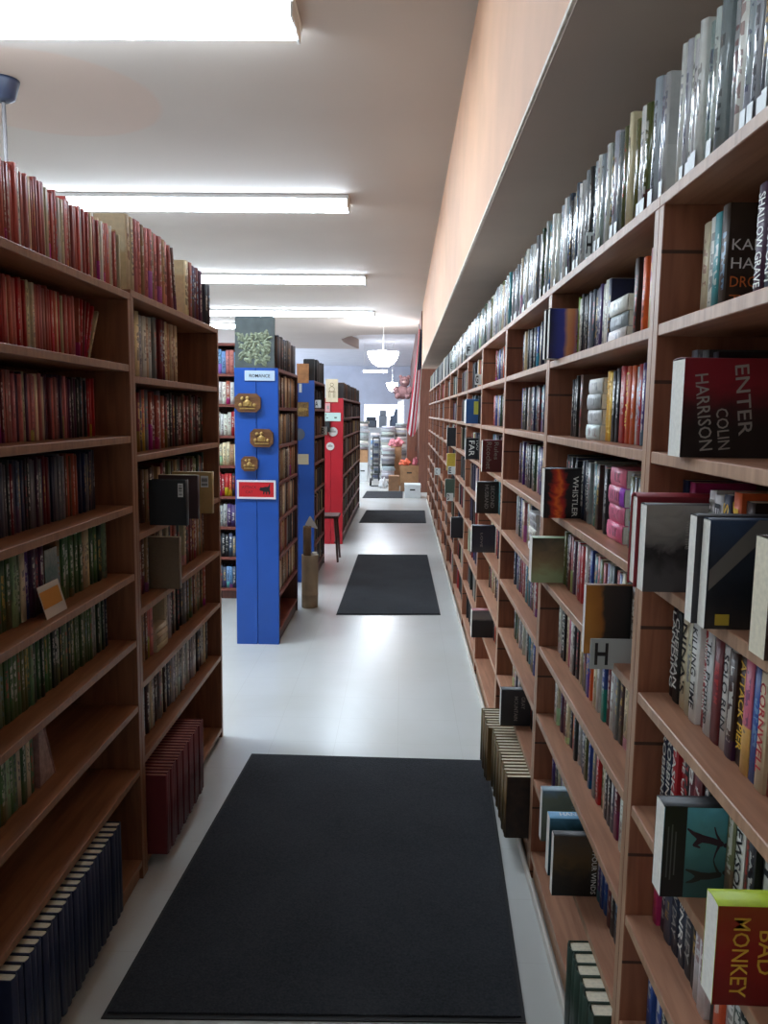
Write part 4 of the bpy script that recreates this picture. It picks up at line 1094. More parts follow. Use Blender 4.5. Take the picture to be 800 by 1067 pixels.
lettering(o, 'ATTACK', M_INKB, (0.083, 0.002, 0.080), (1, 0, 0), (0, 0, 1), 0.098, 0.017, 0.0008)
lettering(o, 'CAT', M_INKB, (0.083, 0.002, 0.046), (1, 0, 0), (0, 0, 1), 0.048, 0.018, 0.0008)
cat = [(0.152, 0.068), (0.158, 0.076), (0.160, 0.084), (0.166, 0.078), (0.176, 0.079), (0.190, 0.084), (0.206, 0.083), (0.216, 0.090), (0.219, 0.104), (0.225, 0.104), (0.224, 0.088), (0.222, 0.070), (0.226, 0.044), (0.220, 0.030), (0.214, 0.030), (0.214, 0.044), (0.206, 0.054), (0.204, 0.032), (0.197, 0.031), (0.196, 0.048), (0.186, 0.049), (0.184, 0.032), (0.177, 0.032), (0.178, 0.052), (0.166, 0.055), (0.154, 0.058)]
me = bpy.data.meshes.new('cat_print'); me.from_pydata([(a, 0.0012, c) for a, c in cat], [], [tuple(range(len(cat)))]); me.materials.append(M_INKB); link('cat_print', me, o)

def flat(name, x0, x1, y, z0, z1, mat, label, cat_, th=0.006, group=None):
    bm = bmesh.new(); box(bm, (0, 0, 0), (x1 - x0, th, z1 - z0), 0, min(0.001, th * 0.2))
    o = link(name, mesh(name, bm, mat)); o.location = (x0, y, z0)
    return tag(o, label, cat_, group)
Y2 = 7.25 - 0.0075
M_TANBD = plain('tan_board', (176, 120, 72), 0.6, 0.1, 20)
flat('wooden_card', -0.975, -0.866, Y2, 1.856, 2.030, M_TANBD, 'plain tan board at the head of the farther blue end', 'board')
o = flat('framed_picture', -0.97, -0.866, Y2, 1.553, 1.683, plain('bronze_relief', (120, 92, 52), 0.5, 0.3, 60, metallic=0.3), 'small bronze picture panel on the farther blue end', 'picture')
part('figure_relief', lambda bm: [cyl(bm, (0.03 + 0.025 * i, 0.0, 0.065), (0.03 + 0.025 * i, -0.006, 0.065), 0.02 - 0.003 * i, n=10) for i in range(3)] and None, M_BRASS, o)
flat('hanging_tag', -0.955, -0.930, Y2, 1.77, 1.85, M_PLATEW, 'narrow white tag below the tan board on the farther blue end', 'sign')
o = flat('hanging_note', -0.965, -0.866, Y2, 1.113, 1.209, plain('cream_note', (196, 182, 150), 0.7), 'square cream note low on the farther blue end', 'note')
for i in range(3): lettering(o, '- - - -', M_INKG, (0.05, 0, 0.07 - 0.022 * i), (1, 0, 0), (0, 0, 1), 0.06, 0.003, 0.0006)
bm = bmesh.new(); cyl(bm, (0, 0, 0), (0, 0.008, 0), 0.055, n=28); o = link('hanging_disc', mesh('hanging_disc', bm, plain('smoky_glass', (96, 104, 116), 0.15))); o.location = (-0.955, Y2 - 0.002, 1.39)
tag(o, 'round smoky disc hung on the farther blue end', 'ornament')
o = plate('A', -0.812, 7.28, LEV_C[5] + 0.265, 0.055, 0.07, 'white plate with a black A on the farther blue case', True, 0.5)
o = plate('B', -0.80, 7.75, LEV_C[5] + 0.003, 0.055, 0.08, 'white plate with a black B on the farther blue case', True, 0.5)
Y3 = 9.44 - 0.007
o = flat('picture_card', -0.925, -0.779, Y3 - 0.002, 1.714, 1.984, plain('aged_cream_card', (206, 190, 160), 0.7, 0.06, 10), 'tall cream card with a line-drawn ornament at the head of the red end', 'card', 0.004)
def orn(bm):
    for (r_, z_) in ((0.022, 0.205), (0.034, 0.150)):
        n = 20
        for i in range(n):
            a = 2 * math.pi * i / n; b_ = 2 * math.pi * (i + 1) / n
            q = [(0.073 + r_ * math.cos(a), z_ + r_ * math.sin(a)), (0.073 + r_ * math.cos(b_), z_ + r_ * math.sin(b_)), (0.073 + (r_ - 0.006) * math.cos(b_), z_ + (r_ - 0.006) * math.sin(b_)), (0.073 + (r_ - 0.006) * math.cos(a), z_ + (r_ - 0.006) * math.sin(a))]
            bm.faces.new([bm.verts.new((x, -0.0006, z)) for x, z in q])
    for x_ in (0.036, 0.054, 0.092, 0.110):
        box(bm, (x_ - 0.003, -0.0008, 0.05), (x_ + 0.003, -0.0002, 0.125))
    box(bm, (0.030, -0.0008, 0.120), (0.116, -0.0002, 0.128))
part('line_drawing', orn, plain('sepia_print', (120, 100, 76), 0.7), o)
o = flat('small_picture', -0.93, -0.87, Y3, 1.60, 1.70, plain('pink_print', (206, 150, 150), 0.6), 'small pink print under the cream card on the red end', 'picture')
part('printed_square', lambda bm: box(bm, (0.02, -0.0008, 0.03), (0.045, -0.0002, 0.07)), M_INKG, o)
o = flat('notice_board', -0.94, -0.744, Y3 - 0.002, 1.488, 1.590, plain('mint_card', (188, 212, 204), 0.6), 'wide mint notice across the red end', 'sign')
part('printed_doodle', lambda bm: [box(bm, (0.016, -0.0008, 0.06), (0.022, -0.0002, 0.09)), box(bm, (0.022, -0.0008, 0.035), (0.045, -0.0002, 0.042)), box(bm, (0.12, -0.0008, 0.035), (0.15, -0.0002, 0.05))] and None, M_INKB, o)
def disc(x, z, r_, label):
    bm = bmesh.new(); cyl(bm, (0, 0, 0), (0, 0.006, 0), r_, n=28)
    o = link('round_badge', mesh('round_badge', bm, plain('badge_white', (206, 202, 196), 0.5))); o.location = (x, Y3 - 0.001, z); tag(o, label, 'sign', 'round badges on the red end')
    part('badge_print', lambda b2: [box(b2, (-r_ * 0.6, -0.0008, -r_ * 0.15), (r_ * 0.6, -0.0002, r_ * 0.25)), box(b2, (-r_ * 0.3, -0.0008, r_ * 0.32), (r_ * 0.2, -0.0002, r_ * 0.5))] and None, M_INKG, o)
disc(-0.835, 1.362, 0.055, 'upper round white badge on the red end'); disc(-0.868, 1.188, 0.048, 'lower round white badge on the red end')
flat('dark_box_sign', -0.955, -0.87, Y3 - 0.05, 1.36, 1.485, M_INKB, 'dark box fixed below the mint notice on the red end', 'box', 0.05)

# paper bin and rolls beside the blue case
M_KRAFT = plain('kraft_paper', (158, 136, 110), 0.75, 0.08, 8)
o = part('cardboard_drum', lambda bm: lathe(bm, [(0.066, 0.0), (0.068, 0.004), (0.068, 0.105), (0.070, 0.108), (0.068, 0.112), (0.068, 0.43), (0.070, 0.436), (0.064, 0.436), (0.062, 0.41), (0.001, 0.41)], 28), M_KRAFT)
o.location = (-0.745, 6.33, 0); tag(o, 'tall beige cardboard drum on the floor beside the blue case', 'bin')
o = part('poster_roll', lambda bm: lathe(bm, [(0.030, 0.0), (0.034, 0.0), (0.034, 0.24), (0.033, 0.26), (0.028, 0.26), (0.026, 0.10)], 20), plain('brown_roll_paper', (124, 96, 70), 0.75, 0.1, 10))
o.matrix_basis = Matrix.Translation((-0.768, 6.335, 0.4105)); tag(o, 'brown rolled poster standing up out of the beige drum', 'poster')
o = part('paper_roll', lambda bm: lathe(bm, [(0.017, 0.0), (0.020, 0.0), (0.020, 0.05), (0.017, 0.05), (0.015, 0.03)], 16), plain('white_roll_paper', (222, 216, 206), 0.7))
o.matrix_basis = Matrix.Translation((-0.706, 6.315, 0.4105)); tag(o, 'short white paper roll in the mouth of the beige drum', 'paper')
o = part('folded_paper', lambda bm: prism(bm, [(0, 0), (0.10, -0.03), (0.105, -0.022), (0.045, 0.075), (0.035, 0.07)], 0.004, 0, 'Y'), plain('pale_folded_paper', (196, 192, 182), 0.7))
o.matrix_basis = Matrix.Translation((-0.79, 6.36, 0.675)); tag(o, 'pale folded sheet resting on the brown poster roll', 'paper')

# dark stool at the foot of the red end
o = empty('wooden_stool', 'small dark wooden stool at the foot of the red end', 'stool', (-0.80, 8.42, 0))
part('seat', lambda bm: box(bm, (-0.15, -0.15, 0.47), (0.13, 0.15, 0.50), 0, 0.006), M_DARKWOOD, o)
for sx_ in (-1, 1):
    for sy_ in (-1, 1):
        part('leg', lambda bm: cyl(bm, (sx_ * 0.10 - 0.01, sy_ * 0.11, 0.4705), (sx_ * 0.135 - 0.01, sy_ * 0.145, 0.0), 0.016, 0.011, 10), M_DARKWOOD, o)
part('stretcher', lambda bm: [box(bm, (-0.122, -0.12, 0.2), (-0.105, 0.12, 0.22)), box(bm, (0.085, -0.12, 0.2), (0.102, 0.12, 0.22))] and None, M_DARKWOOD, o)

# ------------------------------------------------------------------ mats
m, nt, b = mat_new('charcoal_mat_fibre')
tc = N(nt, 'ShaderNodeTexCoord')
nz = N(nt, 'ShaderNodeTexNoise', Scale=160.0, Detail=3.0); nt.links.new(tc.outputs['Object'], nz.inputs['Vector'])
n2 = N(nt, 'ShaderNodeTexNoise', Scale=2.5, Detail=4.0); nt.links.new(tc.outputs['Object'], n2.inputs['Vector'])
ad = N(nt, 'ShaderNodeMath', operation='MULTIPLY_ADD'); ad.inputs[1].default_value = 0.6; nt.links.new(nz.outputs['Fac'], ad.inputs[0])
hf = N(nt, 'ShaderNodeMath', operation='MULTIPLY'); hf.inputs[1].default_value = 0.4; nt.links.new(n2.outputs['Fac'], hf.inputs[0]); nt.links.new(hf.outputs[0], ad.inputs[2])
r = ramp(nt, [(0.3, (34, 35, 38)), (0.7, (58, 60, 64))]); nt.links.new(ad.outputs[0], r.inputs['Fac']); nt.links.new(r.outputs['Color'], b.inputs['Base Color'])
b.inputs['Roughness'].default_value = 0.95; b.inputs['Specular IOR Level'].default_value = 0.2
bp = N(nt, 'ShaderNodeBump', Strength=0.6, Distance=0.004); nt.links.new(nz.outputs['Fac'], bp.inputs['Height']); nt.links.new(bp.outputs['Normal'], b.inputs['Normal'])
M_MAT = m
M_RUBBER = plain('black_rubber_edge', (22, 22, 24), 0.7)
def floor_mat(corners, label):
    c = sum((Vector((x, y, 0)) for x, y in corners), Vector()) / 4
    o = empty('floor_mat', label, 'mat', (c.x, c.y, 0), 0, 'floor mats along the aisle')
    def inset(k, z0, z1):
        def f(bm):
            pts = [(Vector((x, y, 0)) - c) for x, y in corners]
            pts = [p - p.normalized() * k for p in pts]
            prism(bm, [(p.x, p.y) for p in pts], z1 - z0)
            for v in bm.verts: v.co.z += z0
        return f
    part('rubber_border', inset(0.0, 0.0006, 0.004), M_RUBBER, o)
    part('pile', inset(0.02, 0.004, 0.009), M_MAT, o)
floor_mat([(-0.772, 1.873), (0.351, 1.902), (0.418, 3.488), (-0.685, 3.501)], 'large charcoal mat nearest the camera')
floor_mat([(-0.506, 6.07), (0.325, 6.13), (0.300, 8.80), (-0.485, 8.75)], 'charcoal mat beside the blue-ended bookcases, second along the aisle')
floor_mat([(-0.62, 11.32), (0.364, 11.40), (0.385, 12.88), (-0.58, 12.80)], 'charcoal mat beside the red-ended bookcase, third along the aisle')
floor_mat([(-0.745, 14.66), (0.02, 14.72), (0.02, 16.0), (-0.72, 15.93)], 'dark mat next to the white storage box, farthest along the aisle')

# ------------------------------------------------------------------ lights
M_TUBE = emitter('lit_acrylic_lens', (224, 240, 255), 46.0)
M_TUBE_ADDED = emitter('added_fill_lens', (224, 240, 255), 10.0)  # weaker glow for the fitting added out of view
M_HOUSING = plain('white_enamel', (214, 214, 212), 0.45)
def fixture(xr, n, yc, label, L_=1.24, w=0.30, lens_mat=None):
    o = empty('ceiling_light', label, 'light', (xr, yc, CZ), 0, 'fluorescent fittings across the ceiling')
    part('housing', lambda bm: box(bm, (-n * L_, -w / 2 - 0.015, -0.035), (0.01, w / 2 + 0.015, -0.0005), 0, 0.003), M_HOUSING, o)
    def lens(i):
        def f(bm):
            prof = [(-w / 2, -0.036), (-w / 2 + 0.02, -0.085), (-w / 2 + 0.07, -0.105), (w / 2 - 0.07, -0.105), (w / 2 - 0.02, -0.085), (w / 2, -0.036)]
            a, b_ = -(i + 1) * L_ + 0.008, -i * L_ - 0.012
            lo = [bm.verts.new((a, y, z)) for y, z in prof]; hi = [bm.verts.new((b_, y, z)) for y, z in prof]
            k = len(prof)
            for j in range(k):
                q = (j + 1) % k; bm.faces.new((lo[j], hi[j], hi[q], lo[q]))
            bm.faces.new(lo); bm.faces.new(list(reversed(hi)))
            bmesh.ops.recalc_face_normals(bm, faces=bm.faces[:])
        return f
    for i in range(n): part('lens', lens(i), lens_mat or M_TUBE, o)
    part('end_cap', lambda bm: box(bm, (-0.011, -w / 2, -0.1), (0.004, w / 2, -0.0352), 0, 0.002), M_HOUSING, o)
fixture(-0.57, 4, 0.72, 'unseen fluorescent fitting overhead, added to brighten the nearest wall shelves', lens_mat=M_TUBE_ADDED)  # added out of view to lift the dark near right-hand shelves
fixture(-0.57, 4, 4.22, 'large bright fluorescent fitting at the head of the picture')
fixture(-0.55, 4, 7.75, 'bright fluorescent fitting second from the camera')
fixture(-0.59, 4, 12.0, 'fluorescent fitting third from the camera')
fixture(-0.61, 4, 16.1, 'fluorescent fitting fourth from the camera')
fixture(-3.4, 2, 18.6, 'short fluorescent fitting beyond the slate plaque')

# bowl lamp and small lights at the back
M_BOWL = emitter('lit_opal_glass', (240, 246, 255), 40.0)
o = empty('hanging_lamp', 'bright opal bowl lamp hanging at the end of the aisle', 'lamp', (-0.47, 18.0, 2.62))
part('bowl', lambda bm: lathe(bm, [(0.01, 0.0), (0.12, 0.01), (0.24, 0.08), (0.31, 0.18), (0.35, 0.30), (0.35, 0.33), (0.02, 0.36)], 32), M_BOWL, o)
part('stem', lambda bm: cyl(bm, (0, 0, 0.355), (0, 0, 0.96), 0.004, n=8), M_HOUSING, o)
part('canopy', lambda bm: cyl(bm, (0, 0, 0.945), (0, 0, 0.979), 0.07, n=20), M_HOUSING, o)
o = empty('hanging_lamp', 'small opal lamp far back, below and beyond the large bowl lamp', 'lamp', (-0.38, 26.5, 2.30))
part('bowl', lambda bm: lathe(bm, [(0.01, 0.0), (0.08, 0.02), (0.15, 0.12), (0.20, 0.26), (0.02, 0.30)], 24), M_BOWL, o)
part('stem', lambda bm: cyl(bm, (0, 0, 0.29), (0, 0, 1.6195), 0.004, n=8), M_HOUSING, o)
fx = empty('ceiling_light', 'thin fluorescent strip far back near the rear wall', 'light', (-0.8, 27.2, 2.98), 0, None)
part('housing', lambda bm: [box(bm, (-0.6, -0.1, 0.03), (0.25, 0.1, 0.06)), box(bm, (-0.56, -0.004, 0.055), (-0.552, 0.004, 0.9395)), box(bm, (0.2, -0.004, 0.055), (0.208, 0.004, 0.9395))] and None, M_HOUSING, fx)
part('lens', lambda bm: box(bm, (-0.58, -0.08, -0.03), (0.23, 0.08, 0.03), 0, 0.01), M_BOWL, fx)

# ceiling fan mount at the edge of the view
o = empty('hanging_fitting', 'dark ceiling mount with a thin rod above the red paperbacks', 'fitting', (-2.50, 5.08, CZ))
M_DKMETAL = plain('dark_blue_metal', (38, 44, 62), 0.5)
part('ceiling_cup', lambda bm: lathe(bm, [(0.03, -0.13), (0.07, -0.11), (0.095, -0.02), (0.10, -0.0006)], 24), M_DKMETAL, o)
part('rod', lambda bm: cyl(bm, (0, 0, -0.125), (0, 0, -0.95), 0.013, n=12), plain('grey_rod', (104, 100, 100), 0.5), o)
part('hub', lambda bm: lathe(bm, [(0.02, -1.15), (0.10, -1.12), (0.12, -1.02), (0.08, -0.95), (0.02, -0.945)], 24), M_DKMETAL, o)

# ------------------------------------------------------------------ the far end of the shop
M_CARD = plain('brown_cardboard', (164, 124, 88), 0.75, 0.06, 12)
M_CARD2 = plain('dark_cardboard', (136, 100, 72), 0.75, 0.06, 12)
M_WHITEBOX = plain('white_cardboard', (208, 212, 214), 0.7, 0.03, 10)
def carton(x0, x1, y0, d, z0, h, mat, label, lid=False, hole=True, name='cardboard_box'):
    o = empty(name, label, 'box', ((x0 + x1) / 2, y0 + d / 2, z0))
    w = x1 - x0
    part('body', lambda bm: box(bm, (-w / 2, -d / 2, 0), (w / 2, d / 2, h - (0.06 if lid else 0)), 0, 0.003), mat, o)
    if lid: part('lid', lambda bm: box(bm, (-w / 2 - 0.006, -d / 2 - 0.006, h - 0.0595), (w / 2 + 0.006, d / 2 + 0.006, h), 0, 0.003), mat, o)
    else: part('flap', lambda bm: [box(bm, (-w / 2, -d / 2, h + 0.0005), (w / 2, -0.002, h + 0.004)), box(bm, (-w / 2, 0.002, h + 0.0005), (w / 2, d / 2, h + 0.004))] and None, mat, o)
    if hole: part('hand_hole', lambda bm: box(bm, (-0.05, -d / 2 - 0.001, h * 0.55), (0.05, -d / 2 - 0.0002, h * 0.55 + 0.028)), M_INKB, o)
    return o
carton(0.05, 0.35, 14.80, 0.38, 0, 0.255, M_WHITEBOX, 'white lidded storage box on the floor at the end of the wall bookcases', True)
carton(-0.04, 0.33, 16.05, 0.36, 0.18, 0.34, M_CARD, 'tan carton with a hand hole, under the orange bag')
carton(-0.03, 0.32, 16.06, 0.34, 0.0, 0.175, M_CARD2, 'flat brown carton under the tan carton', False, False)
carton(-0.28, -0.06, 16.1, 0.34, 0, 0.30, M_CARD2, 'brown carton on the floor at the foot of the tall paper pile', False, False)
carton(-1.02, -0.80, 18.0, 0.4, 0, 0.45, M_WHITEBOX, 'tall white carton on the floor beyond the red-ended case', False, True)
carton(-1.02, -0.80, 18.0, 0.4, 0.456, 0.28, M_CARD, 'tan carton stacked on the tall white carton', False, False)
carton(-0.26, -0.02, 17.3, 0.34, 0.0, 0.85, M_CARD, 'upright tan carton behind the tall paper pile', False, False)

# orange and pink bag slumped on the tan carton
def bag(bm):
    bmesh.ops.create_icosphere(bm, subdivisions=4, radius=1.0)
    rr = random.Random(11)
    ph = [rr.uniform(0, 6.28) for _ in range(6)]
    for v in bm.verts:
        x, y, z = v.co
        k = 1 + 0.12 * math.sin(5 * x + ph[0]) * math.cos(4 * y + ph[1]) + 0.10 * math.sin(7 * z + 3 * x + ph[2])
        v.co = Vector((x * 0.17 * k, y * 0.13 * k, max(-0.07, z * 0.10 * k + 0.02 * math.sin(9 * x))))
    for f in bm.faces: f.smooth = True
M_ORANGE = plain('orange_fabric', (226, 108, 78), 0.8, 0.2, 10)
o = part('fabric_bag', bag, M_ORANGE); o.scale = (0.66, 0.72, 0.72); o.location = (0.06, 16.23, 0.577); tag(o, 'crumpled orange bag lying on the tan carton', 'bag')
def bag2(bm):
    bag(bm)
    for v in bm.verts: v.co.x *= 0.55
o = part('fabric_bag', bag2, plain('dusky_pink_fabric', (186, 104, 116), 0.8, 0.2, 10)); o.scale = (0.6, 0.72, 0.9); o.location = (0.268, 16.23, 0.59); tag(o, 'dusky pink bag beside the orange one on the tan carton', 'bag')


# piles of books and papers
def heap(x, y, z, n, th, w, d, cols, desc, kind='stacked_book', rr=random.Random(5)):
    zz = z
    for i in range(n):
        t = th * rr.uniform(0.75, 1.25)
        cn = cols[i % len(cols)] if rr.random() < 0.6 else rr.choice(cols)
        M = Matrix.Translation((x + rr.uniform(-0.015, 0.015) - w / 2, y, zz)) @ Matrix.Rotation(rr.uniform(-0.06, 0.06), 4, 'Z') @ Matrix(((0, 0, 1, 0), (0, 1, 0, 0), (1, 0, 0, 0), (0, 0, 0, 1)))
        # thickness up, spine towards the aisle
        M = M @ Matrix(((1, 0, 0, 0), (0, 1, 0, 0), (0, 0, 1, 0), (0, 0, 0, 1)))
        word = {0: 'bottom', n - 1: 'topmost'}.get(i, f'{ordinal(i + 1)} from bottom')
        book(kind, f'{cn} book, {word} of {desc}', 'book', M, t, d, w, col_of(cn), M_PLAINCOVER, True, f'books in {desc}', M_PAPERW)
        zz += t + 0.001
PALE = ['white', 'pale grey', 'silver', 'white', 'grey', 'pale grey', 'silver']
heap(-0.30, 17.0, 0.0, 15, 0.055, 0.27, 0.22, ['pale grey', 'grey', 'white', 'grey', 'pale grey', 'charcoal', 'silver'], 'the tall pile beside the hand truck')
heap(-0.34, 17.9, 0.0, 22, 0.057, 0.30, 0.24, PALE, 'the pale pile behind the tall one')
heap(-0.05, 18.1, 0.0, 24, 0.055, 0.26, 0.24, PALE, 'the pale pile near the partition')
heap(-0.91, 18.05, 0.745, 12, 0.05, 0.24, 0.22, PALE, 'the white pile on the stacked cartons')
heap(-0.70, 20.0, 0.0, 22, 0.05, 0.22, 0.22, PALE + ['olive', 'light blue'], 'the pile past the white cartons')
heap(-0.62, 19.0, 0.0, 18, 0.05, 0.16, 0.22, ['slate', 'navy', 'grey', 'charcoal', 'slate'], 'the dark pile behind the hand truck')
# pinkish bundle
def bag3(bm):
    bag(bm)
o = part('fabric_bundle', bag3, plain('red_pink_check', (206, 120, 128), 0.8, 0.35, 30)); o.location = (-0.13, 17.46, 0.93); tag(o, 'red and pink checked cloth bundle on the upright tan carton', 'cloth')

# hand truck
o = empty('hand_truck', 'dark hand truck standing left of the tall paper pile', 'hand truck', (-0.58, 17.1, 0))
M_TRK = plain('black_steel', (44, 46, 50), 0.5)
part('frame', lambda bm: [cyl(bm, (-0.07, 0.02, 0.12), (-0.07, 0.06, 1.05), 0.013, n=8), cyl(bm, (0.07, 0.02, 0.12), (0.07, 0.06, 1.05), 0.013, n=8), cyl(bm, (-0.07, 0.06, 1.05), (0.07, 0.06, 1.05), 0.013, n=8)] +
     [cyl(bm, (-0.07, 0.03 + 0.01 * i, 0.25 + 0.2 * i), (0.07, 0.03 + 0.01 * i, 0.25 + 0.2 * i), 0.009, n=8) for i in range(4)] and None, M_TRK, o)
part('toe_plate', lambda bm: box(bm, (-0.10, -0.16, 0.012), (0.10, 0.03, 0.02)), M_TRK, o)
for s in (-1, 1):
    part('wheel', lambda bm: cyl(bm, (s * 0.09, 0.05, 0.085), (s * 0.125, 0.05, 0.085), 0.085, n=20), M_RUBBER, o)
o = part('plastic_bag', bag, plain('white_plastic', (204, 206, 208), 0.5)); o.scale = (0.5, 0.6, 1.2); o.location = (-0.40, 16.72, 0.085); tag(o, 'small white plastic bag on the floor by the hand truck', 'bag')

# counter with machines against the bright window
M_GREYM = plain('grey_plastic', (128, 138, 150), 0.5)
M_DKGREY = plain('dark_grey_plastic', (74, 82, 94), 0.5)
o = empty('counter', 'pale counter in front of the bright rear window', 'counter', (-0.7, 24.0, 0))
part('body', lambda bm: box(bm, (-0.9, 0, 0), (0.9, 0.6, 1.1), 0, 0.005), plain('pale_counter', (190, 196, 202), 0.6), o)
part('worktop', lambda bm: box(bm, (-0.93, -0.03, 1.101), (0.93, 0.63, 1.14), 0, 0.005), plain('pale_top', (208, 212, 216), 0.5), o)
def machine(x, y, z, w, d, h, mat, label, name='office_machine', screen=False):
    o = empty(name, label, 'machine', (x, y, z))
    part('body', lambda bm: box(bm, (-w / 2, 0, 0), (w / 2, d, h * 0.7), 0, 0.02), mat, o)
    part('lid', lambda bm: box(bm, (-w / 2 + 0.02, 0.03, h * 0.7 + 0.001), (w / 2 - 0.02, d - 0.02, h), 0, 0.02), mat, o)
    return o
machine(-0.62, 24.1, 1.141, 0.24, 0.3, 0.52, M_GREYM, 'tall grey machine on the counter against the window')
machine(-0.98, 24.1, 1.141, 0.34, 0.3, 0.32, M_DKGREY, 'low dark machine on the counter, left of the tall grey one')
machine(-0.30, 24.1, 1.141, 0.22, 0.3, 0.36, M_DKGREY, 'small dark machine on the counter, right of the tall grey one')
o = empty('office_chair', 'dark slanted chair back near the partition', 'chair', (-0.18, 20.2, 0))
part('backrest', lambda bm: prism(bm, [(-0.13, 1.28), (0.06, 1.22), (0.14, 1.66), (-0.02, 1.70)], 0.06, 0, 'Y'), plain('blue_grey_fabric', (66, 78, 96), 0.8), o)
part('seat', lambda bm: box(bm, (-0.22, -0.3, 0.80), (0.22, 0.15, 0.88), 0, 0.02), M_DKGREY, o)
part('post', lambda bm: [cyl(bm, (0, 0, 0.04), (0, 0, 0.8), 0.025, n=12), cyl(bm, (0.0, 0.1, 0.86), (0.0, 0.05, 1.3), 0.02, n=10)] and None, M_TRK, o)
for k in range(4):
    a = k * math.pi / 2 + 0.4
    part('foot', lambda bm: cyl(bm, (0, 0, 0.05), (0.25 * math.cos(a), 0.25 * math.sin(a), 0.02), 0.018, n=8), M_TRK, o)

# wooden cabinet side, with flag, plush toy and small devices
M_CAB = wood('cabinet_wood', (104, 62, 46), (134, 84, 62), 0.5, 'z')
o = empty('wooden_cabinet', 'narrow brown wooden cabinet below the flag', 'cabinet', (0.19, 16.46, 0))
part('body', lambda bm: box(bm, (-0.10, 0, 0), (0.115, 0.5, 1.38), 0, 0.004), M_CAB, o)
part('door', lambda bm: box(bm, (-0.09, -0.014, 0.06), (0.105, -0.0005, 1.34), 0, 0.003), M_CAB, o)
part('handle', lambda bm: cyl(bm, (0.08, -0.03, 0.8), (0.08, -0.03, 0.9), 0.006, n=8), M_TRK, o)
o = empty('desktop_device', 'white device with a black lens on top of the brown cabinet', 'device', (0.135, 16.50, 1.3805))
part('body', lambda bm: box(bm, (-0.045, 0, 0), (0.045, 0.06, 0.10), 0, 0.006), M_PLATEW, o)
part('lens', lambda bm: cyl(bm, (0, -0.003, 0.05), (0, 0.001, 0.05), 0.022, n=16), M_INKB, o)
o = part('soft_toy', lambda bm: lathe(bm, [(0.001, 0), (0.045, 0.01), (0.05, 0.07), (0.03, 0.12), (0.042, 0.15), (0.036, 0.19), (0.001, 0.21)], 16), plain('pale_plush', (206, 196, 190), 0.9)); o.location = (0.25, 16.52, 1.3805)
tag(o, 'pale little figure beside the white device on the brown cabinet', 'toy')
# flag hung from a slanted staff
o = empty('hanging_flag', 'red and white striped flag with a dark blue canton hanging at the bulkhead end', 'flag', (0.24, 15.14, 1.30))
M_FR = plain('flag_red', (184, 44, 62), 0.75); M_FW = plain('flag_white', (216, 206, 208), 0.75); M_FB = plain('flag_blue', (38, 42, 66), 0.75)
def cloth(bm):
    nu, nv = 12, 40
    H_, Wd = 1.86, 0.20
    grid = []
    for j in range(nv + 1):
        v = j / nv; row = []
        for i in range(nu + 1):
            u = i / nu
            sway = 0.06 * math.sin(v * 5.0)
            x = -0.02 + (u - 0.5) * Wd * (1.0 - 0.55 * v) + 0.10 * v - (1 - v) ** 2 * 0.05
            y = 0.035 * math.sin(u * 13 + v * 3)
            z = v * H_ - 0.16 * math.sin(u * 3.1) * (1 - v)
            row.append(bm.verts.new((x, y, z)))
        grid.append(row)
    for j in range(nv):
        for i in range(nu):
            f = bm.faces.new((grid[j][i], grid[j][i+1], grid[j+1][i+1], grid[j+1][i])); f.smooth = True
            f.material_index = 2 if (j > nv * 0.62 and i >= nu * 0.30) else (0 if ((i // 2) % 2 == 0) else 1)
o2 = part('cloth', cloth, [M_FR, M_FW, M_FB], o)
sm = o2.modifiers.new('thickness', 'SOLIDIFY'); sm.thickness = 0.003
part('staff', lambda bm: cyl(bm, (0.10, 0.045, 1.70), (0.03, 0.03, 1.96), 0.010, n=10), M_GREYM, o)
part('bracket', lambda bm: box(bm, (0.075, 0.03, 1.62), (0.115, 0.0595, 1.72)), M_TRK, o)

# plush toy on a narrow white cabinet
o = empty('storage_locker', 'narrow white locker behind the flag', 'cabinet', (-0.06, 19.3, 0))
part('body', lambda bm: box(bm, (-0.08, 0, 0), (0.08, 0.3, 1.92), 0, 0.004), plain('locker_white', (206, 210, 216), 0.5), o)
part('door', lambda bm: box(bm, (-0.075, -0.012, 0.04), (0.075, -0.0005, 1.88), 0, 0.003), plain('locker_door_white', (214, 216, 220), 0.5), o)
o = empty('plush_bear', 'dusky pink plush bear sitting on the narrow white locker', 'toy', (-0.02, 19.42, 1.922))
M_PL = plain('dusky_plush', (122, 92, 94), 0.95, 0.15, 40, bump=0.4)
def ball(c, r_, s=(1, 1, 1)):
    def f(bm):
        bmesh.ops.create_icosphere(bm, subdivisions=3, radius=r_)
        for v in bm.verts: v.co = Vector((v.co.x * s[0] + c[0], v.co.y * s[1] + c[1], v.co.z * s[2] + c[2]))
        for fc in bm.faces: fc.smooth = True
    return f
part('body', ball((0, 0, 0.17), 0.17, (1, 0.85, 1)), M_PL, o)
part('head', ball((0.04, -0.03, 0.43), 0.13), M_PL, o)
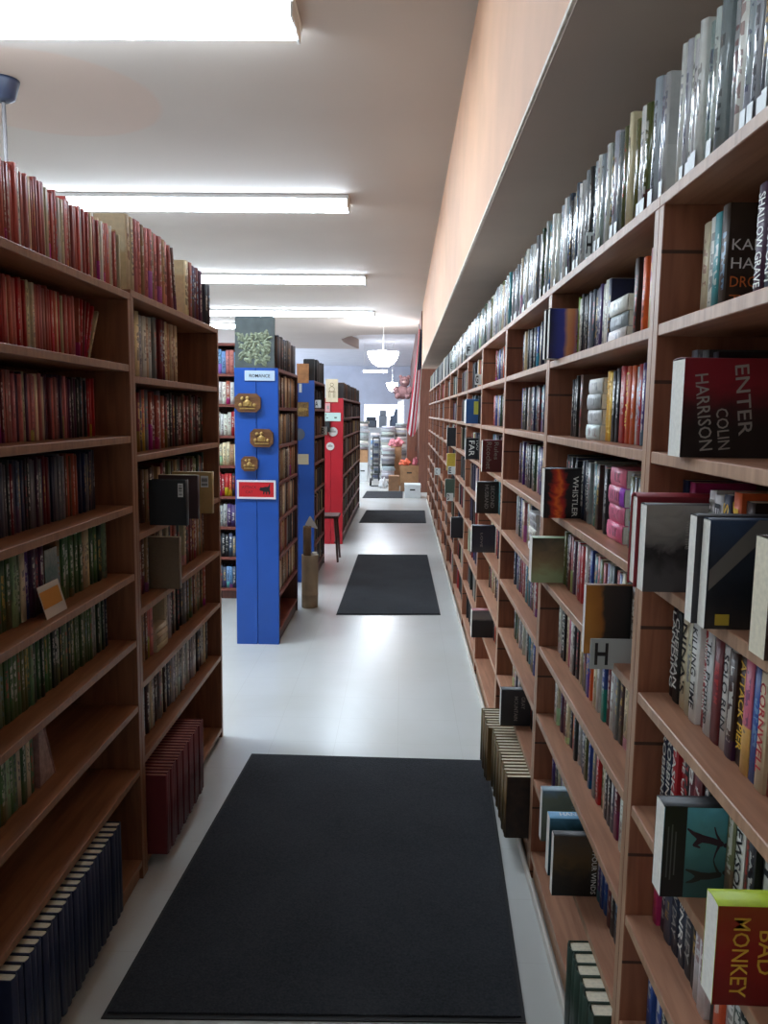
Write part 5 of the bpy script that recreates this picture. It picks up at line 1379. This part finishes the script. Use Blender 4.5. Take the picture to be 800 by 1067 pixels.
for s in (-1, 1):
    part('ear', ball((0.04 + s * 0.10, -0.02, 0.54), 0.05, (1, 0.5, 1)), M_PL, o)
    part('arm', ball((s * 0.17, -0.08, 0.22), 0.07, (1, 1, 1.5)), M_PL, o)
    part('leg', ball((s * 0.12, -0.17, 0.075), 0.075, (1, 1.4, 1)), M_PL, o)
    part('eye', ball((0.04 + s * 0.045, -0.148, 0.46), 0.013), M_INKB, o)
part('muzzle', ball((0.04, -0.145, 0.41), 0.05, (1, 0.8, 0.8)), plain('pale_muzzle_plush', (168, 140, 136), 0.95), o)

# ------------------------------------------------------------------ world, camera
w = bpy.data.worlds.new('shop_air'); scn.world = w; w.use_nodes = True
w.node_tree.nodes['Background'].inputs['Color'].default_value = lin((200, 206, 220)); w.node_tree.nodes['Background'].inputs['Strength'].default_value = 0.15

F = 819.0; CX, CY = 400.0, 533.5
def unit(v): return Vector(v).normalized()
fy = unit((420.0 - CX, 430.0 - CY, F)); dn = Vector((313.0 - CX, 7028.0 - CY, F)).normalized(); dn = (dn - fy * dn.dot(fy)).normalized()
rx = dn.cross(fy)
R = Matrix((rx, fy, -dn))       # camera (x right, y down, z ahead) -> room
cx, cy, cz = R.col[0], -R.col[1], -R.col[2]
M = Matrix(((cx[0], cy[0], cz[0], 0), (cx[1], cy[1], cz[1], 0), (cx[2], cy[2], cz[2], 1.6), (0, 0, 0, 1)))
cd = bpy.data.cameras.new('camera'); cam = bpy.data.objects.new('camera', cd); COL.objects.link(cam)
cam.matrix_world = M
cd.sensor_fit = 'VERTICAL'; cd.sensor_height = 36.0; cd.sensor_width = 27.0; cd.lens = F / 1067.0 * 36.0
cd.clip_start = 0.02; cd.clip_end = 100
scn.camera = cam
vs = scn.view_settings
vs.view_transform = 'Standard'; vs.look = 'None'; vs.gamma = 1.0; vs.use_curve_mapping = False; vs.exposure = 0.0
scn.cycles.use_denoising = True
scn.cycles.max_bounces = 6; scn.cycles.diffuse_bounces = 4; scn.cycles.glossy_bounces = 3
scn.cycles.sample_clamp_indirect = 6.0
